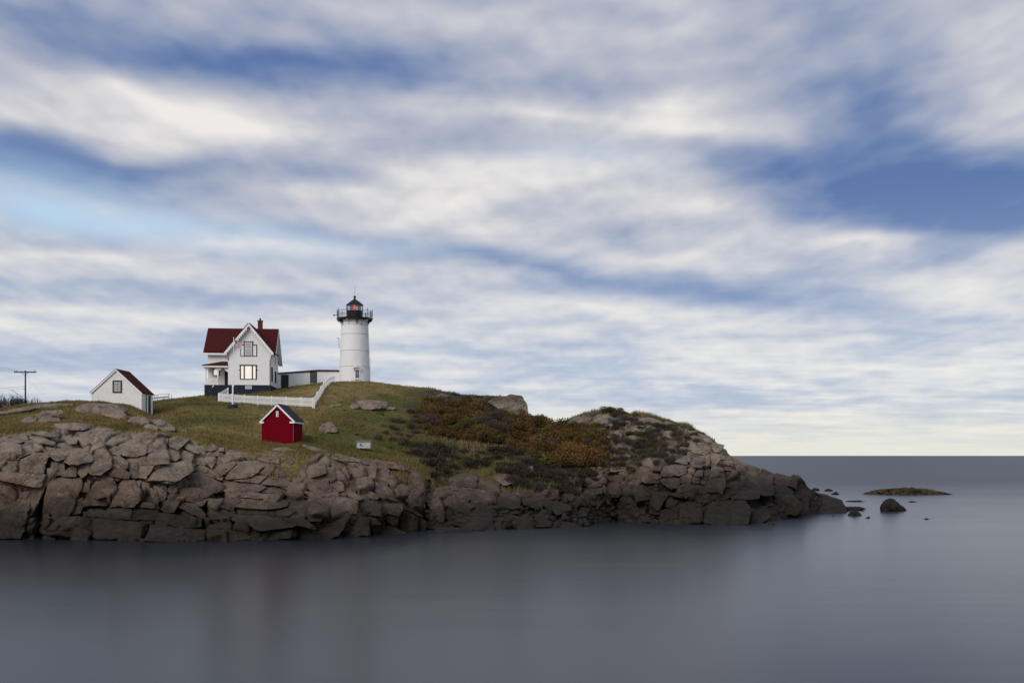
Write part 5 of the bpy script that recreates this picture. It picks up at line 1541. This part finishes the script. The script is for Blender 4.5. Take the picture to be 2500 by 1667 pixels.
# ------------------------------------------------------------------ white railing and dark boardwalk behind the workshop
def g2(px, Y, dz=0.0):
    x = pxx(px, Y)
    return Vector((x, Y, ground(x, Y) + dz))
rl = empty('boardwalk_railing', g2(377, 127.5))
tag(rl, 'white wooden railing on the skyline right of the workshop', 'railing')
p0, p1 = wpt(377.5, 981.5, 127.5), wpt(412.5, 978, 130.5)
t0, t1 = wpt(377.5, 963.5, 127.5), wpt(412.5, 960.5, 130.5)
for a, b in ((p0, t0), (p1, t1)):
    for s in (-0.02, 0.14):
        q = Vector((s, 0.0 if s < 0 else 0.5, 0))
        MB().box(-.05, .05, -.05, .05, -.6, (b - a).z).build('railing_post', M['fence'], rl).location = a + q - rl.location
ext = (t1 - t0).normalized()
def plank(name, a, b, h, w=.04):
    a, b = a - rl.location, b - rl.location
    MB().slab(a, b, b + Vector((0, 0, h)), a + Vector((0, 0, h)), w).build(name, M['fence'], rl)
lo = t0 - ext * 1.2
plank('top_rail', lo - Vector((0, 0, .06)), t1 + ext * .15 - Vector((0, 0, .06)), .07, .1)
plank('middle_board', lo - Vector((0, 0, .50)), t1 - Vector((0, 0, .50)), .20)
plank('toe_rail', lo - Vector((0, 0, .86)), wpt(448, 974.5, 133.2), .05)
bw = empty('boardwalk', g2(450, 133.5))
tag(bw, 'dark timber boardwalk climbing along the skyline to the house', 'boardwalk')
a, b = wpt(447, 973.5, 133.4), wpt(502, 968.2, 137.6)
a, b = a - bw.location, b - bw.location
side = (b - a).cross(Vector((0, 0, 1))).normalized()
m = MB().slab(a + Vector((0, 0, .04)), b + Vector((0, 0, .02)), b - Vector((0, 0, .55)), a - Vector((0, 0, .34)), .06)
m.build('side_board', M['navy'], bw)
n = 20
for i in range(n):
    p = a.lerp(b, (i + .5) / n) + Vector((0, 0, .045)) - side * 0.75
    o = MB().box(-.15, .15, -.75, .75, -.02, .02).build('plank', M['boattop'], bw)
    o.location = p
    o.rotation_euler = (0, -math.atan2((b - a).z, (b - a).xy.length), math.atan2((b - a).y, (b - a).x))
MB().box(-.06, .06, -.06, .06, -.5, .12).build('end_post', M['fence'], bw).location = a

# ------------------------------------------------------------------ weathered white box on the lower grass
bxx, byy = pxx(870, 93.5), 93.5
bz = pzz(1088.3, 93.5)
wb = empty('cistern_box', (bxx, byy, bz), R(4))
tag(wb, 'small weathered white wooden box with a hole standing on the low grass', 'box')
m = MB().add([(0, 0, -.2), (1.24, 0, -.2), (1.28, .02, .40), (0, .02, .40), (0, .9, -.2), (1.3, .9, -.2), (1.3, .88, .44), (0, .88, .44)], [(0, 1, 2, 3), (5, 4, 7, 6), (1, 5, 6, 2), (4, 0, 3, 7), (3, 2, 6, 7), (4, 5, 1, 0)])
m.build('box_side', M['boat'], wb)
MB().slab((-.05, -.05, .43), (1.36, -.05, .43), (1.36, .95, .52), (-.05, .95, .52), .05).build('lid', M['boattop'], wb)
MB().prism([(.32, .0), (.50, .0), (.44, .14), (.40, .20), (.35, .16)], 'y', -.004, .05).box(.50, .66, -.004, .05, .0, .05).build('hole', M['interior'], wb)
MB().box(-.03, .03, -.04, .0, -.2, .41).build('corner_post', M['boattop'], wb)

# ------------------------------------------------------------------ grass
rg = np.random.default_rng(33)
def blades(n, pxr, tr, hgt, wid, mask, mat, name, lab, clump=0.0):
    px = rg.uniform(*pxr, n * 3)
    t = rg.uniform(*tr, n * 3)
    ci = np.clip(((px - PX[0]) / 3).astype(int), 0, len(PX) - 1)
    ri = np.clip(np.searchsorted(Trow, t) - 1, 0, len(tt) - 1)
    m = mask[ri, ci]
    sel = np.nonzero(m > rg.uniform(0.35, 0.75, len(m)))[0][:n]
    px, ri, ci = px[sel], ri[sel], ci[sel]
    x = GXd.ravel()[ri * nc + ci] + rg.uniform(-.12, .12, len(sel))
    y = GYd.ravel()[ri * nc + ci] + rg.uniform(-.25, .25, len(sel))
    z = GZd.ravel()[ri * nc + ci] - 0.03
    pat = fbm(np.stack([x, y, z], -1) * 0.45, 3) if len(sel) else 0
    h = rg.uniform(*hgt, len(sel)) * (1 + 0.7 * pat)
    keep = (((x - TWX) ** 2 + (y - TWY) ** 2) > 2.3 ** 2)
    a = rg.uniform(0, 2 * math.pi, len(sel))
    w = rg.uniform(*wid, len(sel))
    lx, ly = rg.normal(0.12, 0.22, len(sel)) * h, rg.normal(0, 0.22, len(sel)) * h
    b0 = np.stack([x - np.cos(a) * w, y - np.sin(a) * w, z], -1)
    b1 = np.stack([x + np.cos(a) * w, y + np.sin(a) * w, z], -1)
    tp = np.stack([x + lx, y + ly, z + h], -1)
    Vb = np.stack([b0, b1, tp], 1)[keep].reshape(-1, 3)
    me = np_mesh(name, Vb, np.arange(len(Vb)).reshape(-1, 3), mat)
    o = link(bpy.data.objects.new(name, me))
    tag(o, lab, 'grass', kind='stuff')
    return o
gm = turf * (1 - 0.6 * brush)
blades(170000, (-40, 1330), (2.6, 6.15), (0.10, 0.26), (0.02, 0.05), gm, M['blade'], 'grass', 'short olive and straw coloured grass covering the slope')
blades(5000, (1385, 1745), (3.0, 6.1), (0.20, 0.42), (0.02, 0.045), np.maximum(turf, 0.45), M['blade_dry'], 'dry_grass', 'dry brown grass on the right-hand rocky mound')
blades(2600, (1545, 1690), (5.75, 6.1), (0.28, 0.55), (0.012, 0.03), np.ones_like(turf), M['blade_dry'], 'tall_grass', 'tall dead grass stalks along the crest of the right-hand mound')
blades(24000, (960, 1420), (2.5, 4.4), (0.18, 0.45), (0.02, 0.05), np.ones_like(turf), M['blade_dry'], 'bank_grass', 'brown matted grass on the bank above the cove')

# ------------------------------------------------------------------ shrubs
def leaf_cloud(n, size, rg, twig=False, dens=1.0):
    """leaves spread through an uneven crown about one metre in radius, standing on z=0"""
    lob = [(rg.normal(0, .36), rg.normal(0, .36), rg.uniform(.35, .75), rg.uniform(.30, .52)) for _ in range(9)]
    ci = rg.integers(0, len(lob), n)
    L_ = np.array(lob)[ci]
    d = rg.normal(0, 1, (n, 3))
    d /= np.linalg.norm(d, axis=1)[:, None]
    r = rg.uniform(0.35, 1.0, n) ** 0.6
    p = np.stack([L_[:, 0] + d[:, 0] * r * L_[:, 3], L_[:, 1] + d[:, 1] * r * L_[:, 3], L_[:, 2] + d[:, 2] * r * L_[:, 3]], -1)
    p[:, 2] = np.maximum(p[:, 2], 0.02 + 0.1 * rg.random(n))
    a = rg.normal(0, 1, (n, 3))
    if twig:
        a[:, 2] = np.abs(a[:, 2]) * 1.6 + 0.5
        a += p * np.array([1.2, 1.2, 0])
    a /= np.linalg.norm(a, axis=1)[:, None]
    b = np.cross(a, rg.normal(0, 1, (n, 3)))
    b /= np.linalg.norm(b, axis=1)[:, None]
    s = rg.uniform(0.6, 1.4, n)[:, None] * size
    if twig:
        q = np.stack([p - b * s * .07, p + b * s * .07, p + a * s * 1.6], 1)
        return q.reshape(-1, 3), np.arange(3 * n).reshape(-1, 3)
    q = np.stack([p - a * s, p + b * s * .6, p + a * s, p - b * s * .6], 1)
    return q.reshape(-1, 3), np.arange(4 * n).reshape(-1, 4)
def stems(rg, n=7, h=0.9, spread=0.5, r=0.016):
    m = MB()
    for i in range(n):
        a = rg.uniform(0, 2 * math.pi)
        e = Vector((math.cos(a) * spread * rg.uniform(.3, 1), math.sin(a) * spread * rg.uniform(.3, 1), h * rg.uniform(.6, 1)))
        m.tube([(0, 0, -.1), e * .5 + Vector((rg.normal(0, .05), rg.normal(0, .05), .08)), e], r, 4, r2=r * .4)
    return m
KINDS = {}
def shrub_kind(key, mat, n, size, twig=False):
    out = []
    for i in range(3):
        V_, F_ = leaf_cloud(n, size, rg, twig)
        fm = np_mesh('foliage', V_, F_, M[mat])
        st = stems(rg).build('stems', M['twig'])
        sm_ = st.data
        bpy.data.objects.remove(st)
        out.append((fm, sm_))
    KINDS[key] = out
shrub_kind('rust', 'leaf_rust', 1500, 0.055)
shrub_kind('olive', 'leaf_olive', 1500, 0.055)
shrub_kind('dark', 'leaf_dark', 1400, 0.06)
shrub_kind('mauve', 'leaf_mauve', 2000, 0.16, True)
shrub_kind('straw', 'leaf_straw', 1800, 0.17, True)
shrub_kind('green', 'leaf_green', 900, 0.06)
def shrub(key, px, py, rad, lab, grp, flat=0.95, Y=None, sinkz=0.12):
    Y = hit(px, py) if Y is None else Y
    x = pxx(px, Y)
    o = empty(key_name[key], (x, Y, ground(x, Y) - sinkz), rg.uniform(0, 6.28))
    o.scale = (rad * rg.uniform(.85, 1.15), rad * rg.uniform(.85, 1.15), rad * flat)
    tag(o, lab, 'shrub', grp)
    fm, sm_ = KINDS[key][rg.integers(0, 3)]
    link(bpy.data.objects.new('foliage', fm), o)
    link(bpy.data.objects.new('stems', sm_), o)
    return o
key_name = {'rust': 'autumn_shrub', 'olive': 'olive_shrub', 'dark': 'bramble', 'mauve': 'bare_shrub', 'green': 'green_shrub', 'straw': 'dry_brush'}
COVER = {}
def cover(zone, key, px, py, rad, flat):
    """ground cover that reads as one mass: gathered and joined at the end"""
    Y = hit(px, py)
    x = pxx(px, Y)
    a = rg.uniform(0, 6.28)
    s = np.array([rad * rg.uniform(.85, 1.15), rad * rg.uniform(.85, 1.15), rad * flat])
    fm = KINDS[key][rg.integers(0, 3)][0]
    v = np.empty(len(fm.vertices) * 3, dtype=np.float32)
    fm.vertices.foreach_get('co', v)
    v = v.reshape(-1, 3) * s
    v = np.stack([v[:, 0] * math.cos(a) - v[:, 1] * math.sin(a) + x, v[:, 0] * math.sin(a) + v[:, 1] * math.cos(a) + Y, v[:, 2] + ground(x, Y) - .12], -1)
    COVER.setdefault((zone, key), []).append((v, len(fm.polygons[0].vertices)))
def where(px, py):
    if px < 1110:
        return 'near its left edge below the tower hill' if py < 1025 else 'at its lower left above the grassy terrace'
    if px < 1240:
        return 'near its top below the rock knob' if py < 1015 else ('in its middle' if py < 1060 else 'along its lower edge above the terrace')
    if px < 1345:
        return 'in the dip right of the rock knob' if py < 1070 else 'low down under the dip'
    return 'at its right end against the mound'
# the autumn thicket on the slope between the tower hill and the mound (columns, rows in the photograph)
def inside(px, py, poly):
    c = False
    j = len(poly) - 1
    for i in range(len(poly)):
        if (poly[i][1] > py) != (poly[j][1] > py) and px < (poly[j][0] - poly[i][0]) * (py - poly[i][1]) / (poly[j][1] - poly[i][1]) + poly[i][0]:
            c = not c
        j = i
    return c
def scatter(poly, n, mind, tries=4000):
    xs_, ys_ = [p[0] for p in poly], [p[1] for p in poly]
    pts = []
    for _ in range(tries):
        p = (rg.uniform(min(xs_), max(xs_)), rg.uniform(min(ys_), max(ys_)))
        if inside(*p, poly) and all(((p[0] - q[0]) / mind) ** 2 + ((p[1] - q[1]) / (mind * .6)) ** 2 > 1 for q in pts):
            pts.append(p)
            if len(pts) >= n:
                break
    return pts
thick = [(1015, 1010), (1060, 985), (1180, 986), (1240, 996), (1290, 1020), (1340, 1042), (1420, 1045), (1470, 1070), (1455, 1150), (1330, 1140), (1240, 1090), (1120, 1075), (1030, 1060)]
for px, py in scatter(thick, 130, 18):
    w = rg.random()
    east = px > 1290
    if w < (0.55 if not east else 0.6):
        shrub('rust', px, py, rg.uniform(.8, 1.5) * (1.2 if east else 1), 'rust-orange shrub of the autumn thicket ' + where(px, py), 'rust-orange shrubs of the slope thicket')
    elif w < 0.86:
        shrub('olive', px, py, rg.uniform(.8, 1.4) * (1.2 if east else 1), 'yellow-olive shrub of the autumn thicket ' + where(px, py), 'olive shrubs of the slope thicket')
    else:
        shrub('mauve', px, py, rg.uniform(.8, 1.3), 'bare mauve-brown shrub of the autumn thicket ' + where(px, py), 'bare shrubs of the slope thicket')
for px, py, wh in ((1185, 1045, 'leftmost'), (1205, 1058, 'lowest'), (1200, 1028, 'uppermost'), (1224, 1050, 'rightmost')):
    shrub('mauve', px, py, 1.5, wh + ' of the large bare grey-mauve shrubs in the middle of the thicket', 'large bare shrubs in mid thicket', .9)
low = [(985, 1085), (1060, 1095), (1200, 1105), (1330, 1110), (1440, 1125), (1450, 1185), (1380, 1205), (1280, 1195), (1240, 1160), (1130, 1150), (1060, 1165), (1045, 1130), (990, 1110)]
for px, py in scatter(low, 80, 19):
    cover('bank', 'dark' if rg.random() < .75 else 'mauve', px, py, rg.uniform(.7, 1.35), .7)
west = [(900, 1075), (960, 1035), (1010, 1000), (1020, 1060), (985, 1085)]
for px, py in scatter(west, 14, 22):
    shrub('straw', px, py, rg.uniform(.6, .95), 'pale dry brush at the edge of the grass left of the autumn thicket', 'dry brush left of the thicket', .7)
for px, py in ((950, 1092), (975, 1095), (998, 1097), (1020, 1092)):
    shrub('green', px, py, rg.uniform(.5, .75), 'low yellow-green shrub on the bank right of the white box', 'yellow-green shrubs right of the box', .5)
for px, py in ((1225, 1112), (1245, 1108), (1265, 1114), (1240, 1120)):
    shrub('olive', px, py, .8, 'dark olive shrub on top of the bank above the cove', 'olive shrubs on the cove bank', .6)
# the mound
mound_p = [(1455, 1040), (1500, 1018), (1600, 1032), (1690, 1062), (1700, 1090), (1650, 1130), (1590, 1135), (1540, 1150), (1490, 1150), (1460, 1120)]
for px, py in scatter(mound_p, 80, 15):
    cover('mound', 'mauve' if rg.random() < 0.68 else 'dark', px, py, rg.uniform(.6, 1.0), .7)
for px, py in ((1555, 1062), (1580, 1050), (1645, 1052), (1660, 1062), (1672, 1070), (1570, 1115), (1560, 1122), (1480, 1108), (1475, 1125), (1598, 1098), (1530, 1108), (1640, 1045), (1700, 1064), (1712, 1060), (1548, 1150), (1505, 1150), (1590, 1075), (1570, 1078)):
    shrub('green', px, py, rg.uniform(.55, .9), 'bright green clump ' + ('high on the right-hand mound under its crest' if py < 1070 else ('midway up the flank of the right-hand mound' if py < 1112 else ('at the left foot of the right-hand mound' if px < 1520 else 'low on the right-hand mound above the boulders'))), 'green clumps on the mound', .6)
for px, py, r in ((1475, 1004, 1.0), (1490, 1001, 1.1), (1506, 1003, 1.0), (1520, 1008, .8), (1550, 1012, .7)):
    shrub('olive', px, py + 2, r, 'dark olive bush crowning the top of the right-hand mound', 'bushes on top of the mound', .55)
for px in (1615, 1650, 1668, 1690, 1705):
    shrub('dark', px, np.interp(px, [1530, 1690, 1743], [1007, 1050, 1078]), .55, 'small dark bush on the sloping skyline of the right-hand mound', 'bushes on the mound skyline', .6)
for px, py in ((1112, 962), (1140, 966), (1165, 967), (1300, 1018), (1316, 1026), (1335, 1034), (1095, 958)):
    shrub('rust', px, py + 3, rg.uniform(.5, .8), 'small rusty shrub on the skyline beside the rock knob', 'shrubs on the knob skyline', .6)
# low tufts on the lawn
for px, py in ((800, 1010), (815, 1020), (850, 1030), (880, 1040), (905, 1020), (930, 1010), (840, 1000), (960, 1000), (930, 1040), (870, 1060), (890, 1068)):
    shrub('straw' if rg.random() < .5 else 'olive', px, py, rg.uniform(.3, .5), 'low weedy tuft on the grass slope below the tower', 'weedy tufts below the tower', .45)

for (zone, key), lst in COVER.items():
    k_ = lst[0][1]
    Vc = np.concatenate([v for v, _ in lst])
    nm = {'dark': 'bramble_cover', 'mauve': 'brush_cover'}[key]
    o = link(bpy.data.objects.new(nm, np_mesh(nm, Vc, np.arange(len(Vc)).reshape(-1, k_), M['leaf_' + key])))
    tag(o, {'dark': 'dark brown brambles', 'mauve': 'low bare mauve brush'}[key] + {'bank': ' matting the shaded bank above the cove', 'mound': ' matting the flank of the right-hand mound'}[zone], 'undergrowth', kind='stuff')

# bare upright shrubs at the left edge
def bare_shrub(rg):
    m = MB()
    def grow(p, d, l, r, lev):
        q = p + d * l
        m.tube([p, p.lerp(q, .5) + Vector(rg.normal(0, .03, 3)), q], r, 4, r2=r * .65)
        if lev == 0:
            return
        for _ in range(rg.integers(2, 4)):
            nd = (d + Vector(rg.normal(0, .38, 3)) + Vector((0, 0, .18))).normalized()
            grow(p.lerp(q, rg.uniform(.55, 1)), nd, l * rg.uniform(.55, .8), r * .6, lev - 1)
    for _ in range(6):
        a = rg.uniform(0, 6.28)
        grow(Vector((math.cos(a) * .12, math.sin(a) * .12, -.2)), Vector((math.cos(a) * .3, math.sin(a) * .3, 1)).normalized(), rg.uniform(.7, 1.0), .034, 3)
    return m
protos = [bare_shrub(rg).build('branches', M['twig']) for _ in range(3)]
pm = [o.data for o in protos]
for o in protos:
    bpy.data.objects.remove(o)
spots = [(-22, 124.5, 1.3), (-8, 126, 1.35), (4, 124.5, 1.35), (12, 127, 1.3), (20, 125, 1.3), (28, 126.5, 1.0), (38, 125.5, 1.15), (44, 127, 1.2), (51, 126, 1.0), (58, 127.5, .95), (68, 126, 1.0), (74, 127, .85), (-15, 127, 1.4), (0, 128, 1.35), (8, 125.5, 1.2), (16, 128, 1.25), (24, 124.5, 1.15), (33, 127.5, 1.15), (41, 124.5, 1.05), (48, 128, 1.1), (55, 124.8, .9), (94, 126, .95)]
for i, (px, Y, s) in enumerate(spots):
    x = pxx(px, Y)
    o = empty('leafless_shrub', (x, Y, ground(x, Y) - .25), rg.uniform(0, 6.28))
    o.scale = (s * .8, s * .8, s)
    if i == len(spots) - 1:
        tag(o, 'lone thin leafless shrub on the skyline right of the utility pole', 'shrub')
    else:
        tag(o, 'leafless dark shrub in the row around the utility pole foot', 'shrub', 'leafless shrubs around the utility pole')
    link(bpy.data.objects.new('branches', pm[i % 3]), o)
